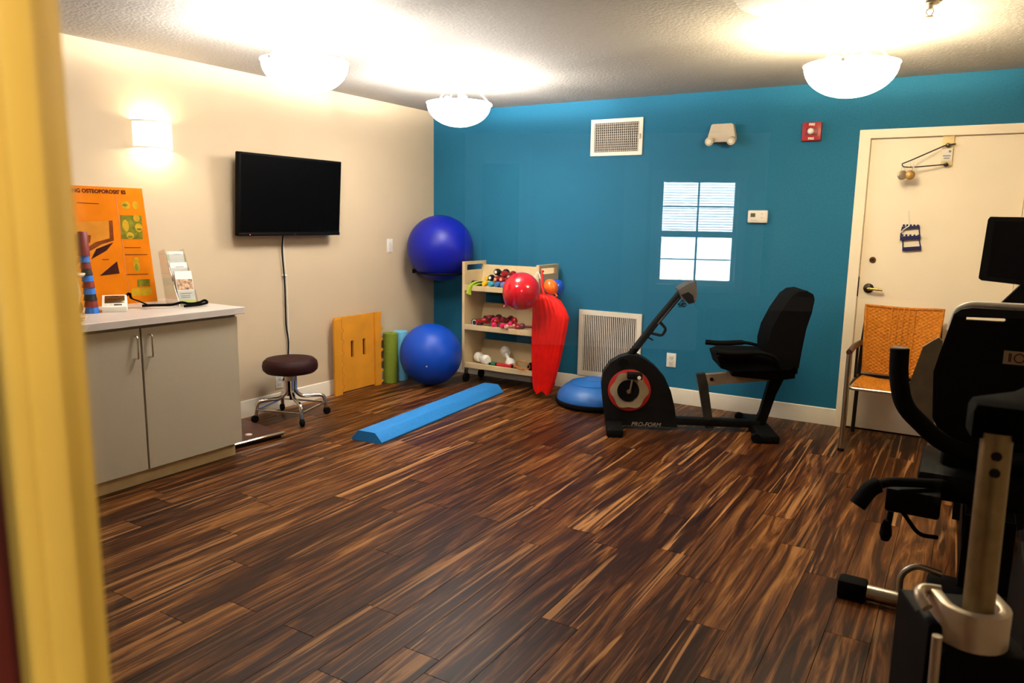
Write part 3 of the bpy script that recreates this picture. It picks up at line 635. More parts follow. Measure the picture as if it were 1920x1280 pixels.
mat('paper', (.80, .76, .70), .6, var=.03); mat('paper_yellow', (.72, .74, .18), .6); mat('paper_photo', (.42, .25, .14), .5, var=.9, scale=60); mat('paper_green', (.55, .62, .42), .6)
mat('ink_grey', (.25, .23, .25), .6)
lab = ['white brochure with a photo and yellow foot in the front pocket', 'white brochure in the second pocket of the clear holder', 'white brochure with dark heading in the third pocket', 'topmost white brochure with green edge in the clear holder']
for k in range(4):
    zz = .012+.072*k*.9; xx = .076-.045*k
    b = thing('brochure', lab[k], 'brochure', t.matrix_world @ Vector((xx, 0, zz)), R(-14), 'brochures in the holder')
    L_ = Matrix.Rotation(lean, 4, 'Y')
    def pg(nm, y0, y1, z0, z1, mt, x=0.0, th=.004):
        q = nb(); box(q, x-th, x, y0, y1, z0, z1); bmesh.ops.transform(q, matrix=L_, verts=q.verts); return finish(q, nm, mt, b, 0)
    hh = .20 if k == 0 else .115
    pg('sheet', -.05, .05, 0, hh, 'paper', 0, .006)
    if k == 0:
        pg('picture', -.047, .047, .085, .150, 'paper_photo', .0006, .0005); pg('foot_print', -.05, .05, 0, .022, 'paper_yellow', .0006, .0005)
        for z in (.060, .046, .036): pg('text_line', -.035, .02 if z < .05 else .03, z, z+.004, 'ink_grey', .0006, .0005)
    elif k == 3: pg('edge_print', -.05, -.036, .06, hh, 'paper_green', .0006, .0005); pg('text_line', -.01, .03, .095, .098, 'ink_grey', .0006, .0005)
    else: pg('text_line', -.02, .03, .085, .089, 'ink_grey', .0006, .0005)

# ------------------------------------------------------------------ stool
t = thing('rolling_stool', 'round maroon rolling stool with chrome legs by the cabinet', 'stool', (.30, -2.10, 0))
finish(lathe(nb(), [(0, .345), (.12, .343), (.172, .348), (.192, .368), (.196, .395), (.190, .425), (.168, .446), (.10, .456), (0, .459)], 40), 'seat', 'maroon_vinyl', t)
finish(lathe(nb(), [(0, .338), (.09, .338), (.09, .345), (0, .345)], 24), 'seat_plate', 'black_plastic', t)
finish(tube(nb(), [(0, 0, .338), (0, 0, .17)], .014, 14), 'screw_post', 'dark_shroud', t)
finish(lathe(nb(), [(0, .285), (.042, .285), (.044, .290), (.044, .318), (.04, .324), (0, .324)], 24), 'hub', 'steel', t)
finish(lathe(nb(), [(0, .14), (.012, .14), (.020, .25), (.024, .285), (0, .285)], 16), 'lower_sleeve', 'black_plastic', t)
bpy.context.view_layer.update()
ang0 = math.atan2(-2.219+2.10, .534-.30)
for k in range(4):
    a = ang0+k*PI/2; c, s = math.cos(a), math.sin(a)
    P_ = lambda r, z: (c*r, s*r, z)
    lg = finish(tube(nb(), bend([P_(.032, .29), P_(.030, .20), P_(.075, .160), P_(.245, .152), P_(.255, .055)], .05, 6), .0140, 12), 'leg', 'chrome', t)
    a2 = a+PI/2
    finish(tube(nb(), [P_(.253, .095), (math.cos(a2)*.253, math.sin(a2)*.253, .095)], .0072, 8), 'brace', 'chrome', t)
    cr = finish(lathe(nb(), [(0, -.016), (.018, -.016), (.026, -.010), (.028, 0), (.026, .010), (.018, .016), (0, .016)], 18, frame_z(P_(.262, .028), (-s, c, .0))), 'caster', 'black_rubber', t)
    finish(lathe(nb(), [(0, .026), (.016, .03), (.016, .05), (.008, .06), (0, .06)], 14, Matrix.Translation(P_(.256, 0))), 'caster_fork', 'black_plastic', cr)

# floor scale
t = thing('floor_scale', 'flat dark brown scale platform with a bright metal edge beside the cabinet', 'scale', (.35, -2.625, 0), R(-8))
finish(box(nb(), -.25, .245, -.20, .20, .014, .034, .004), 'platform', mat('scale_brown', (.045, .012, .006), .4, var=.3), t)
finish(tube(nb(), bend([(.248, -.20, .030), (.250, -.05, .032), (.252, .05, .036), (.250, .20, .033)], .05), .009, 10), 'metal_edge', 'chrome', t)
finish(box(nb(), -.23, .24, -.18, .18, 0, .014), 'base', 'black_rubber', t)
finish(lathe(nb(), [(0, .033), (.022, .034), (.02, .038), (0, .038)], 20, Matrix.Translation((.13, .01, 0))), 'level_disc', mat('disc_grey', (.5, .42, .38), .5), t)

# ------------------------------------------------------------------ plywood panel with notches
t = thing('plywood_step_panel', 'orange plywood panel with two slots and notched edges leaning on the wall', 'panel', (.045, 0, 0))
def zig(y0, dirn, amp=.018, n=6, z0=.03, z1=.60):
    pts = []
    for k in range(n):
        a = z0+(z1-z0)*(k+.15)/n; b_ = z0+(z1-z0)*(k+.55)/n
        pts += [(y0, a), (y0+dirn*amp, a+.012), (y0+dirn*amp, b_-.012), (y0, b_)]
    return pts
PA, PB, PZ = -1.425, -.872, .645
bm = nb(); prism(bm, [(PA+.03, .012), (PB, .012), (PB, PZ), (PA+.03, PZ)], (.018, 0, 0), (.0, 0, 0), (0, 1, 0), (0, 0, 1), holes=[[(y, .295), (y+.032, .295), (y+.032, .435), (y, .435)] for y in (-1.215, -1.07)])
finish(bm, 'main_panel', 'plywood', t, 0)
finish(box(nb(), -.012, -.010, -1.30, -.95, .25, .48), 'slot_shade_board', mat('slot_maroon', (.045, .003, .002), .8, spec=.05), t, 0)  # dark board standing in for the shade inside the slots
zz = zig(PA+.085, 1, .02)
bm = nb(); prism(bm, [(PA, 0), (PA+.085, 0)]+zz+[(PA+.085, PZ-.01), (PA, PZ-.01)], (.018, 0, 0), (.020, 0, 0), (0, 1, 0), (0, 0, 1)); finish(bm, 'notched_side', 'plywood', t, 0)
finish(tube(nb(), [(.0285, y_, z_) for y_, z_ in [(PA+.085, .01)]+zz+[(PA+.085, PZ-.012)]], .0022, 5), 'saw_cut', 'plywood_edge', t)
zz = zig(PB+.012, 1, .030, 6, .0, .56)
bm = nb(); prism(bm, [(PB-.06, 0), (PB+.012, 0)]+zz+[(PB+.012, .57), (PB+.025, PZ+.005), (PB-.06, PZ+.005)], (.018, 0, 0), (.020, 0, 0), (0, 1, 0), (0, 0, 1)); finish(bm, 'notched_side', 'plywood', t, 0)
bm = nb(); prism(bm, [(PB-.02, 0), (PB+.024, 0), (PB+.024, .57), (PB-.02, .57)], (.014, 0, 0), (-.020, 0, 0), (0, 1, 0), (0, 0, 1)); finish(bm, 'rear_board', 'plywood_edge', t, 0)

# foam rollers
tag(finish(lathe(nb(), [(0, 0), (.061, 0), (.065, .004), (.065, .446), (.061, .450), (.02, .450), (.02, .445), (0, .445)], 32), 'foam_roller', 'foam_green', None, 35, (.083, -.742, 0)), 'olive green foam roller standing upright against the cream wall', 'foam roller', 'foam rollers')
tag(finish(lathe(nb(), [(0, 0), (.061, 0), (.065, .004), (.065, .446), (.061, .450), (.02, .450), (.02, .445), (0, .445)], 32), 'foam_roller', 'foam_sky', None, 35, (.083, -.606, 0)), 'light blue foam roller standing behind the lower blue ball', 'foam roller', 'foam rollers')

# exercise balls
def exball(label, c, r, material):
    t = thing('exercise_ball', label, 'exercise ball', c, 0, 'large exercise balls')
    finish(sphere(nb(), (0, 0, 0), r, .985, 48, 32), 'skin', material, t, 60)
    return t
b1 = exball('large dark blue exercise ball held high in the room corner', (.310, -.310, 1.195), .300, 'royal_ball')
b2 = exball('large blue exercise ball on the floor in front of the corner', (.425, -.602, .2725), .2765, 'blue_ball')
finish(lathe(nb(), [(0, 0), (.007, 0), (.006, .004), (0, .005)], 14, frame_z(Vector((.46, -.80, -.20)).normalized()*.275, (.46, -.80, -.20))), 'valve_plug', 'white_plastic', b2)
t = thing('ball_bracket', 'black wall bracket carrying the upper blue ball', 'bracket', (0, 0, 0))
finish(tube(nb(), [(.310+.21*math.cos(2*PI*k/28), -.310+.21*math.sin(2*PI*k/28), .972) for k in range(28)], .009, 8, closed=True), 'ring', 'black_plastic', t)
finish(tube(nb(), [(.004, -.31, .972), (.10, -.31, .972)], .009, 8), 'arm', 'black_plastic', t); finish(tube(nb(), [(.31, -.004, .972), (.31, -.10, .972)], .009, 8), 'arm', 'black_plastic', t)
finish(box(nb(), 0, .008, -.33, -.29, .955, .99), 'wall_plate', 'black_plastic', t, 0); finish(box(nb(), .29, .33, -.008, 0, .955, .99), 'wall_plate', 'black_plastic', t, 0)

# ------------------------------------------------------------------ cart with three sloped shelves
CX0, CX1, CF, CB = .618, 1.392, -.400, -.055
t = thing('shelf_cart', 'birch three-tier cart holding dumbbells against the blue wall', 'shelf cart', (0, 0, 0))
for x in (CX0, CX1-.026):
    bm = nb(); prism(bm, [(CF, .125), (CB, .125), (CB, 1.09), (CF, 1.09)], (.026, 0, 0), (x+.013, 0, 0), (0, 1, 0), (0, 0, 1), holes=[[(CF+.04, 1.012), (CB-.04, 1.012), (CB-.04, 1.062), (CF+.04, 1.062)]], bev=.002)
    sp = finish(bm, 'side_panel', 'birch', t, 0)
    for y in (CF+.05, CB-.05):
        finish(lathe(nb(), [(0, -.012), (.04, -.012), (.045, 0), (.04, .012), (0, .012)], 20, frame_z((x+.013, y, .046), (1, 0, 0))), 'caster', 'black_rubber', sp)
        finish(box(nb(), x+.002, x+.024, y-.016, y+.016, .085, .126), 'caster_fork', 'steel', sp, 0)
tiers = (.882, .535, .192)
for z in tiers:
    sh = finish(prism(nb(), [(CF+.018, z-.022), (CF+.018, z-.006), (CB-.09, z-.030), (CB-.09, z-.046)], (CX1-CX0-.052, 0, 0), ((CX0+CX1)/2, 0, 0), (0, 1, 0), (0, 0, 1)), 'shelf', 'birch', t, 0)
    finish(box(nb(), CX0+.026, CX1-.026, CF, CF+.018, z-.044, z+.002, .002, 1), 'front_lip', 'birch', sh, 0)
    finish(prism(nb(), [(CB-.095, z-.03), (CB-.080, z-.03), (CB-.015, z+.172), (CB-.03, z+.172)], (CX1-CX0-.052, 0, 0), ((CX0+CX1)/2, 0, 0), (0, 1, 0), (0, 0, 1)), 'back_board', 'birch', sh, 0)
    for x in (1.23, 1.345): finish(lathe(nb(), [(0, 0), (.004, 0), (.003, .002), (0, .002)], 10, frame_z((x, CF, z-.026), (0, -1, 0))), 'screw_head', 'plywood_edge', sh)

def sx(px): return .617+(px-868)*.00545          # along the shelf
def dumbbell(label, c, ax, material, r=.027, L=.13, group='dumbbells on the cart', hex_=False, plate=None):
    t = thing('dumbbell', label, 'dumbbell', c, 0, group)
    ax = Vector(ax).normalized(); hh = L/2
    finish(tube(nb(), [-ax*hh*.6, ax*hh*.6], r*.42, 10), 'handle', material, t)
    for s in (-1, 1):
        k = 6 if hex_ else 18
        pr = [(0, -.026), (r*.75, -.024), (r*.97, -.012), (r, 0), (r*.95, .013), (r*.72, .024), (0, .026)]
        pr = [(a, b_*r/.027) for a, b_ in pr]
        hd = finish(lathe(nb(), pr, k, frame_z(ax*hh*s, ax*s)), 'head', material, t, 40)
        if plate: finish(lathe(nb(), [(0, .0245*r/.027), (r*.45, .0255*r/.027), (r*.45, .0265*r/.027), (0, .027*r/.027)], 12, frame_z(ax*hh*s, ax*s)), 'weight_mark', plate, hd, 0)
    return t
for nm, c_, rg in (('db_black', (.004, .004, .004), .35), ('db_red', (.27, .007, .010), .3), ('db_yellow', (.78, .42, .01), .4), ('db_teal', (.03, .30, .42), .35), ('db_blue', (.035, .13, .34), .4), ('db_slate', (.13, .15, .33), .4), ('db_pink', (.75, .02, .13), .3), ('db_pale', (.75, .36, .30), .5), ('db_maroon', (.12, .006, .014), .35), ('db_white', (.80, .76, .66), .45)): mat(nm, c_, rg)
zt = tiers[0]-.014; y0 = -.305
A = (0.05, 1, -.07)
r = .027
dumbbell('lower yellow dumbbell on the top shelf', (sx(909), y0, zt+r+.006), A, 'db_yellow', .024)
dumbbell('teal dumbbell on the top shelf beside the yellow ones', (sx(921.5), y0, zt+r+.006), A, 'db_teal', .027)
dumbbell('blue dumbbell on the top shelf next to the teal one', (sx(933), y0, zt+r+.006), A, 'db_blue', .027)
dumbbell('slate blue dumbbell on the top shelf beside the red balloon', (sx(944), y0, zt+r+.006), A, 'db_slate', .027)
dumbbell('maroon dumbbell on the top shelf behind the red balloon', (sx(956), y0, zt+r+.006), A, 'db_maroon', .027)
dumbbell('upper yellow dumbbell on the top shelf', (sx(911), y0+.025, zt+r+.052), A, 'db_yellow', .023)
dumbbell('black dumbbell resting on the teal one', (sx(920.5), y0+.01, zt+r+.060), A, 'db_black', .029, plate='white_plastic')
dumbbell('red dumbbell resting between the teal and blue ones', (sx(930.5), y0+.01, zt+r+.050), A, 'db_red', .027, plate='db_pale')
dumbbell('red dumbbell with white mark resting above the slate blue one', (sx(941), y0+.01, zt+r+.052), A, 'db_red', .028, plate='db_pale')
dumbbell('topmost black dumbbell of the top shelf pile', (sx(930.5), y0+.02, zt+r+.112), A, 'db_black', .030, plate='white_plastic')
dumbbell('topmost red dumbbell of the top shelf pile', (sx(944), y0+.02, zt+r+.100), A, 'db_red', .029)
t = thing('resistance_band', 'lime green resistance band draped over the lip of the top shelf', 'band', (0, 0, 0))
finish(ribbon(nb(), bend([(sx(901), -.24, zt+.035), (sx(895), -.30, zt+.055), (sx(889), -.35, zt+.05), (sx(884), -.405, zt+.022), (sx(881), -.409, zt-.035), (sx(879.5), -.409, zt-.055)], .02), (.045, -.02, .004), .005), 'band', mat('lime', (.36, .48, .02), .5), t)
finish(ribbon(nb(), bend([(sx(903), -.25, zt+.02), (sx(895), -.33, zt+.035), (sx(886), -.41, zt+.015), (sx(883), -.411, zt-.03), (sx(884), -.411, zt-.062)], .02), (.03, .01, -.004), .004), 'band_tail', mat('lime', (.36, .48, .02)), t)
tag(finish(lathe(nb(), [(0, 0), (.024, 0), (.027, .004), (.027, .10), (.024, .104), (0, .104)], 20, frame_z((sx(882), -.34, zt+.030), (.1, 1, -.07))), 'grip_roll', 'db_black'), 'rolled black strap at the left end of the top shelf', 'strap')
# middle tier
zt = tiers[1]-.014
tag(finish(lathe(nb(), [(.010, 0), (.024, 0), (.028, .004), (.028, .12), (.024, .124), (.010, .124)], 20, frame_z((sx(884), -.35, zt+.034), (.1, 1, -.07)), False), 'band_roll', mat('roll_green', (.01, .02, .016), .6)), 'dark green rolled band on the middle shelf', 'band')
tag(finish(tube(nb(), [(sx(889)+.023*math.cos(2*PI*k/20), -.372, zt+.034+.023*math.sin(2*PI*k/20)) for k in range(20)], .0028, 6, closed=True), 'loop_ring', 'white_plastic'), 'thin white loop leaning on the roll of the middle shelf', 'loop')
tag(finish(lathe(nb(), [(0, 0), (.026, 0), (.026, .09), (0, .09)], 18, frame_z((sx(897), -.27, zt+.064), (.5, 1, 0))), 'band_roll', 'db_black'), 'black roll at the back left of the middle shelf', 'band')
mids = [(901, 604, 'db_red', (.2, 1, -.06), .024, -.33), (911, 601, 'db_red', (.9, .5, .1), .024, -.28), (916, 596, 'db_maroon', (.3, 1, 0), .026, -.24), (922, 606.5, 'db_pink', (-.6, .9, .25), .024, -.33), (932.5, 602.5, 'db_red', (.4, 1, 0), .026, -.29),
        (941, 597, 'db_maroon', (.1, 1, 0), .024, -.24), (946.5, 610, 'db_pink', (.05, 1, -.05), .024, -.345), (954.5, 611.5, 'db_pale', (.1, 1, -.05), .020, -.345), (963, 607, 'db_red', (-.75, .7, .45), .027, -.32), (986, 612, 'db_maroon', (1, .25, 0), .026, -.33)]
ml = ['small red dumbbell next to the white loop, middle shelf', 'red dumbbell lying crosswise near the left of the middle shelf', 'dark red dumbbell on top at the left of the middle shelf', 'glossy pink-red dumbbell at the front of the middle shelf', 'red dumbbell in the middle of the middle shelf', 'maroon dumbbell at the back of the middle shelf', 'bright pink dumbbell at the front edge of the middle shelf', 'pale pink dumbbell beside the bright pink one', 'red dumbbell tilted up on the right of the middle shelf', 'maroon dumbbell lying at the right end of the middle shelf']
for (px, py, mt, ax, rr, yy), l in zip(mids, ml):
    dumbbell(l, (sx(px)-( -.33-yy)*-.3, yy, zt+rr+max(0, (611-py-(px-900)*-.06)*.0042)*.75), ax, mt, rr, .115)
# bottom tier
zt = tiers[2]-.014
dumbbell('large white dumbbell at the left of the bottom shelf', (sx(897), -.305, zt+.050), (.85, -.55, .0), 'db_white', .046, .155)
dumbbell('large white dumbbell tilted on the red bar of the bottom shelf', (sx(953)-.055, -.275, zt+.082), (.62, -.55, -.42), 'db_white', .044, .175)
t = thing('massage_bar', 'red bar with a green end lying on the bottom shelf', 'bar', (0, 0, 0))
zb = zt+.024
finish(tube(nb(), [(sx(934), -.365, zb), (sx(961), -.365, zb)], .020, 16), 'red_sleeve', mat('bar_red', (.45, .008, .012), .35), t)
finish(tube(nb(), [(sx(923), -.365, zb), (sx(931), -.365, zb)], .020, 16), 'green_end', mat('bar_green', (.01, .13, .045), .4), t)
finish(tube(nb(), [(sx(916), -.365, zb), (sx(967), -.365, zb)], .012, 12), 'core', 'black_plastic', t)
finish(lathe(nb(), [(0, 0), (.013, 0), (.015, .01), (0, .016)], 14, frame_z((sx(918), -.365, zb), (-1, 0, 0))), 'end_cap', 'steel', t)
t = thing('coiled_band', 'coiled orange resistance cord hanging over the bottom shelf lip', 'cord', (0, 0, 0))
for k, (cx_, rx, rz_, dz) in enumerate(((976, .058, .022, -.006), (975, .050, .014, .002), (984, .07, .04, .035))):
    finish(tube(nb(), [(sx(cx_)+rx*math.cos(2*PI*j/24), -.385-.032*math.sin(2*PI*j/24+.4)*.8, zt+.022+dz+rz_*math.sin(2*PI*j/24)) for j in range(24)], .0042, 6, closed=True), 'loop', mat('cord_orange', (.62, .19, .012), .45), t)
finish(tube(nb(), bend([(sx(965), -.38, zt+.06), (sx(972), -.40, zt+.03), (sx(984), -.405, zt+.012), (sx(999), -.39, zt+.010)], .03), .004, 6), 'cord_end', mat('cord_orange', (.62, .19, .012)), t)
tag(finish(lathe(nb(), [(0, 0), (.05, .0), (.062, .03), (.055, .06), (.02, .075), (0, .076)], 20), 'gym_bag', 'black_fabric', None, 35, (sx(992), -.27, zt-.006)), 'small black pouch at the right end of the bottom shelf', 'pouch')

# balloons and red sheet
def balloon(label, c, r, material, tip, sq=1.06):
    t = thing('balloon', label, 'balloon', c, 0, 'balloons tied to the cart')
    d_ = Vector(tip).normalized(); pr = []
    for i in range(25):
        a = PI*i/24; rr = r*math.sin(a); z = -r*sq*math.cos(a)
        if i > 16: z += r*.10*((i-16)/8)**2
        pr.append((rr, z))
    finish(lathe(nb(), pr, 36, frame_z((0, 0, 0), d_)), 'skin', material, t, 60)
    L_ = r*(sq+.10)
    finish(lathe(nb(), [(0, -.006), (.006+r*.03, 0), (.005, .008), (.010, .020), (.008, .024), (0, .022)], 14, frame_z(d_*L_, d_)), 'knot', material, t)
    return t
balloon('large red balloon hanging in front of the dumbbell cart', (1.425, -.735, .902), .150, 'balloon_red', (-.70, -.35, -.72), 1.0)
rb = [o for o in bpy.data.objects if o.name == 'balloon'][0]
finish(tube(nb(), bend([(.0, .145, .06), (-.01, .24, .11), (-.045, .325, .135)], .05), .0025, 6), 'string', 'white_plastic', rb)
balloon('small orange balloon at the right end of the cart', (1.530, -.440, .925), .056, 'balloon_orange', (.62, -.1, -.72), 1.22)
balloon('small blue balloon behind the orange balloon', (1.492, -.275, .905), .066, 'balloon_blue', (-.1, .3, -.9), 1.1)
t = thing('balloon_string', 'knotted white string tying the balloons to the cart handle', 'string', (0, 0, 0))
finish(tube(nb(), bend([(1.385, -.41, 1.04), (1.41, -.425, 1.015), (1.43, -.44, .985), (1.46, -.44, .955)], .02), .004, 6), 'cord', 'white_plastic', t)
finish(tube(nb(), [(1.405+.016*math.cos(2*PI*k/14), -.43, 1.005+.02*math.sin(2*PI*k/14)) for k in range(14)], .003, 6, closed=True), 'bow_loop', 'white_plastic', t)
# red plastic sheet gathered and hanging from the cart end
t = thing('red_sheet', 'gathered red plastic sheet hanging to the floor at the cart end', 'sheet', (0, 0, 0))
lev = [(.862, 1.50, .045, .030), (.850, 1.51, .085, .040), (.82, 1.525, .125, .050), (.76, 1.545, .150, .055), (.69, 1.562, .165, .058), (.58, 1.552, .158, .058), (.45, 1.540, .146, .056), (.32, 1.528, .130, .052), (.20, 1.517, .112, .048), (.10, 1.507, .092, .044), (.055, 1.502, .078, .040)]
bm = nb(); n = 120; rings = []
for li, (z, xc, hw, hd) in enumerate(lev):
    ring = []
    for j in range(n):
        a = 2*PI*j/n; pl = 1+.07*math.sin(23*a+.06*li)*min(1, li/3)+.06*math.sin(7*a+1.3+.06*li)
        ring.append(bm.verts.new((xc+hw*math.cos(a)*(1+.02*math.sin(9*a)), -.500+hd*math.sin(a)*pl, z+.016*math.sin(5*a+2)*(li/10 if li > 8 else .3))))
    rings.append(ring)
for A_, B_ in zip(rings, rings[1:]):
    for j in range(n): bm.faces.new((A_[j], A_[(j+1) % n], B_[(j+1) % n], B_[j]))
bm.faces.new(rings[0]); finish(bm, 'gathered_sheet', 'red_plastic_sheet', t, 60)
finish(tube(nb(), bend([(1.38, -.30, 1.035), (1.40, -.36, 1.05), (1.435, -.42, 1.02), (1.46, -.47, .93), (1.50, -.495, .86)], .03), [.006]*3+[.007]*4+[.010]*7, 10), 'tie', 'red_plastic_sheet', t)

# ------------------------------------------------------------------ dome, beam
t = thing('balance_dome', 'blue half-ball balance dome on the floor beside the bike', 'balance dome', (1.945, -.42, 0))
finish(lathe(nb(), [(0, 0), (.28, 0), (.305, .008), (.318, .025), (.318, .045), (.30, .055), (0, .055)], 48), 'base', 'black_rubber', t)
finish(lathe(nb(), [(.308, .045)]+[(.308*math.cos(PI/2*i/14), .05+.165*math.sin(PI/2*i/14)) for i in range(14)]+[(0, .215)], 48), 'dome', 'dome_blue', t, 60)
for rr, z in ((.20, .178), (.10, .2065)): finish(tube(nb(), [(rr*math.cos(2*PI*k/40), rr*math.sin(2*PI*k/40), z) for k in range(40)], .003, 6, closed=True), 'tread_ring', 'dome_blue', t)

ba, bb_ = Vector((1.148, -2.235, 0)), Vector((1.015, -.525, 0)); dv = (bb_-ba); ln = dv.length; dv.normalize(); sv = Vector((dv.y, -dv.x, 0))
bm = nb(); prism(bm, [(-.120, 0), (.120, 0), (.122, .012), (.072, .066), (.060, .070), (-.060, .070), (-.072, .066), (-.122, .012)], dv*ln, (ba+bb_)/2, sv, (0, 0, 1), bev=.004)
tag(finish(bm, 'balance_beam', 'foam_blue', None, 30), 'long blue foam balance beam lying on the wood floor', 'balance beam')

# ------------------------------------------------------------------ recumbent exercise bike by the blue wall
BA = 26
t = thing('exercise_bike', 'black recumbent exercise bike with a red and grey disc by the blue wall', 'exercise bike', (2.432, -.900, 0), R(BA))
K = 1/262.
def bu(px): return (px-1180)*K
def bz(py): return .287+(728-py)*K*.99
def bp(l): return [(bu(a), max(.0, bz(b_))) for a, b_ in l]
# local frame: x along the bike, -y towards the camera
hous = [(1127, 722), (1130, 698), (1143, 678), (1160, 667), (1176, 662), (1192, 663), (1208, 671), (1226, 684), (1243, 703), (1255, 728), (1263, 757), (1270, 797), (1140, 797), (1132, 765)]
finish(prism(nb(), bp(hous), (0, .13, 0), (0, 0, 0), bev=.012), 'housing', 'dark_shroud', t, 30)
finish(lathe(nb(), [(0, 0), (.150, 0), (.150, .006), (.142, .010), (0, .010)], 48, frame_z((bu(1179), -.066, bz(729)), (0, -1, 0))), 'red_ring', mat('bike_red', (.36, .014, .008), .4), t)
wav = [(.128*(1+.07*math.cos(6*a))*math.cos(a), .128*(1+.07*math.cos(6*a))*math.sin(a)) for a in [2*PI*k/60 for k in range(60)]]
finish(prism(nb(), wav, (0, .006, 0), (bu(1179), -.078, bz(729))), 'grey_disc', mat('bike_grey', (.30, .235, .15), .5, var=.15, scale=12), t, 30)
finish(lathe(nb(), [(0, 0), (.077, 0), (.077, .005), (0, .007)], 36, frame_z((bu(1177), -.081, bz(729)), (0, -1, 0))), 'hub_cover', 'black_plastic', t)
ck = finish(tube(nb(), [(bu(1180), -.093, bz(729)), (bu(1184), -.095, bz(703))], .0075, 10), 'crank_arm', 'steel', t)
finish(box(nb(), bu(1173), bu(1200), -.175, -.10, bz(703), bz(692), .006), 'pedal', 'black_plastic', ck)
finish(lathe(nb(), [(0, 0), (.014, 0), (.012, .004), (0, .005)], 14, frame_z((bu(1194), -.174, bz(699)), (0, -1, 0))), 'reflector', 'white_plastic', ck)
finish(lathe(nb(), [(0, 0), (.016, 0), (.016, .012), (0, .014)], 14, frame_z((bu(1178), -.084, bz(730)), (0, -1, 0))), 'crank_bolt', 'steel', ck)
ck = finish(tube(nb(), [(bu(1180), .070, bz(729)), (bu(1176), .085, bz(757))], .0075, 10), 'crank_arm', 'steel', t)
finish(box(nb(), bu(1162), bu(1190), .09, .165, bz(762), bz(751), .006), 'pedal', 'black_plastic', ck)
text_mesh('lettering', 'PRO-FORM', .042, mat('letter_grey', (.34, .28, .21), .4) and 'letter_grey', t, axes((bu(1212), -.0665, bz(795)+.004), (1, 0, 0), (0, 0, 1)), .0008, 'CENTER', .0, .25)
# mast
finish(tube(nb(), [(bu(1172), 0, bz(676)), (bu(1222), 0, bz(604)), (bu(1268), 0, bz(543))], .026, 14), 'mast', 'black_plastic', t)
finish(tube(nb(), [(bu(1226), -.018, bz(604)), (bu(1262), -.018, bz(555))], .007, 8), 'mast_rail', mat('mast_grey', (.09, .08, .075), .4), t)
finish(lathe(nb(), [(0, -.075), (.034, -.075), (.034, .075), (0, .075)], 18, frame_z((bu(1166), 0, bz(677)), (0, 1, 0))), 'mast_pivot', 'black_plastic', t)
finish(tube(nb(), bend([(bu(1226), 0, bz(596)), (bu(1243), 0, bz(614)), (bu(1236), 0, bz(627)), (bu(1208), 0, bz(621))], .02), .010, 10), 'bottle_holder', 'black_plastic', t)
finish(tube(nb(), [(bu(1206), 0, bz(628)), (bu(1220), 0, bz(636))], .006, 8), 'height_pin', 'black_plastic', t)
con = finish(prism(nb(), bp([(1258, 538), (1272, 528), (1286, 522), (1290, 536), (1291, 551), (1287, 561), (1278, 563), (1266, 556), (1262, 546)]), (0, .24, 0), (0, 0, 0), bev=.015), 'console', mat('console_grey', (.085, .075, .07), .45), t, 30)
finish(prism(nb(), bp([(1284, 523), (1288, 522), (1291, 536), (1289, 538)]), (0, .20, 0), (0, 0, 0)), 'console_screen', 'black_plastic', con, 0)
finish(prism(nb(), bp([(1263, 547), (1275, 541), (1284, 548), (1286, 559), (1277, 563)]), (0, .245, 0), (0, 0, 0), bev=.01), 'console_pod', 'black_plastic', con, 30)
bm = nb(); rw = random.Random(5)
for k in range(4):
    q = [(bu(1268), -.02, bz(558))]+[(bu(1261+rw.uniform(0, 16)), -.02+rw.uniform(-.02, .02), bz(564+rw.uniform(0, 8))) for _ in range(5)]
    tube(bm, bend(q, .01, 3), .0022, 5)
finish(bm, 'loose_wires', 'black_rubber', con)
# frame
finish(box(nb(), bu(1150), bu(1420), -.035, .035, .035, .085, .006), 'base_beam', 'dark_shroud', t)
finish(box(nb(), bu(1138), bu(1168), -.30, .30, 0, .055, .012), 'front_stabilizer', 'black_plastic', t)
finish(box(nb(), bu(1405), bu(1440), -.30, .30, 0, .055, .012), 'rear_stabilizer', 'black_plastic', t)
for y in (-.28, .28): finish(lathe(nb(), [(0, -.02), (.03, -.02), (.034, 0), (.03, .02), (0, .02)], 18, frame_z((bu(1400), y, .036), (0, 1, 0))), 'transport_wheel', 'black_rubber', t)
finish(prism(nb(), bp([(1301, 697), (1317, 694), (1323, 715), (1338, 798), (1324, 800), (1307, 722)]), (0, .055, 0), (0, 0, 0), bev=.004), 'upright_post', mat('post_dark', (.02, .019, .017), .5, var=.4, scale=15), t, 0)
rail = finish(prism(nb(), bp([(1312, 697), (1462, 681), (1462, 700), (1316, 718)]), (0, .05, 0), (0, 0, 0), bev=.003), 'seat_rail', mat('rail_beige', (.40, .30, .20), .45, var=.1), t, 0)
finish(lathe(nb(), [(0, 0), (.013, 0), (.012, .006), (0, .007)], 14, frame_z((bu(1329), -.026, bz(705)), (0, -1, 0))), 'rail_bolt', 'black_plastic', rail)
finish(prism(nb(), bp([(1436, 690), (1462, 690), (1446, 730), (1437, 765), (1428, 797), (1407, 797), (1420, 765)]), (0, .06, 0), (0, 0, 0), bev=.005), 'rear_leg', 'black_plastic', t, 0)
finish(prism(nb(), bp([(1358, 668), (1472, 662), (1472, 694), (1440, 700), (1362, 694)]), (0, .20, 0), (0, 0, 0), bev=.01), 'seat_carriage', 'black_plastic', t, 30)
finish(prism(nb(), bp([(1330, 655), (1345, 648), (1420, 648), (1460, 652), (1460, 674), (1360, 682), (1337, 676)]), (0, .36, 0), (0, 0, 0), bev=.02), 'seat', 'black_fabric', t, 40)
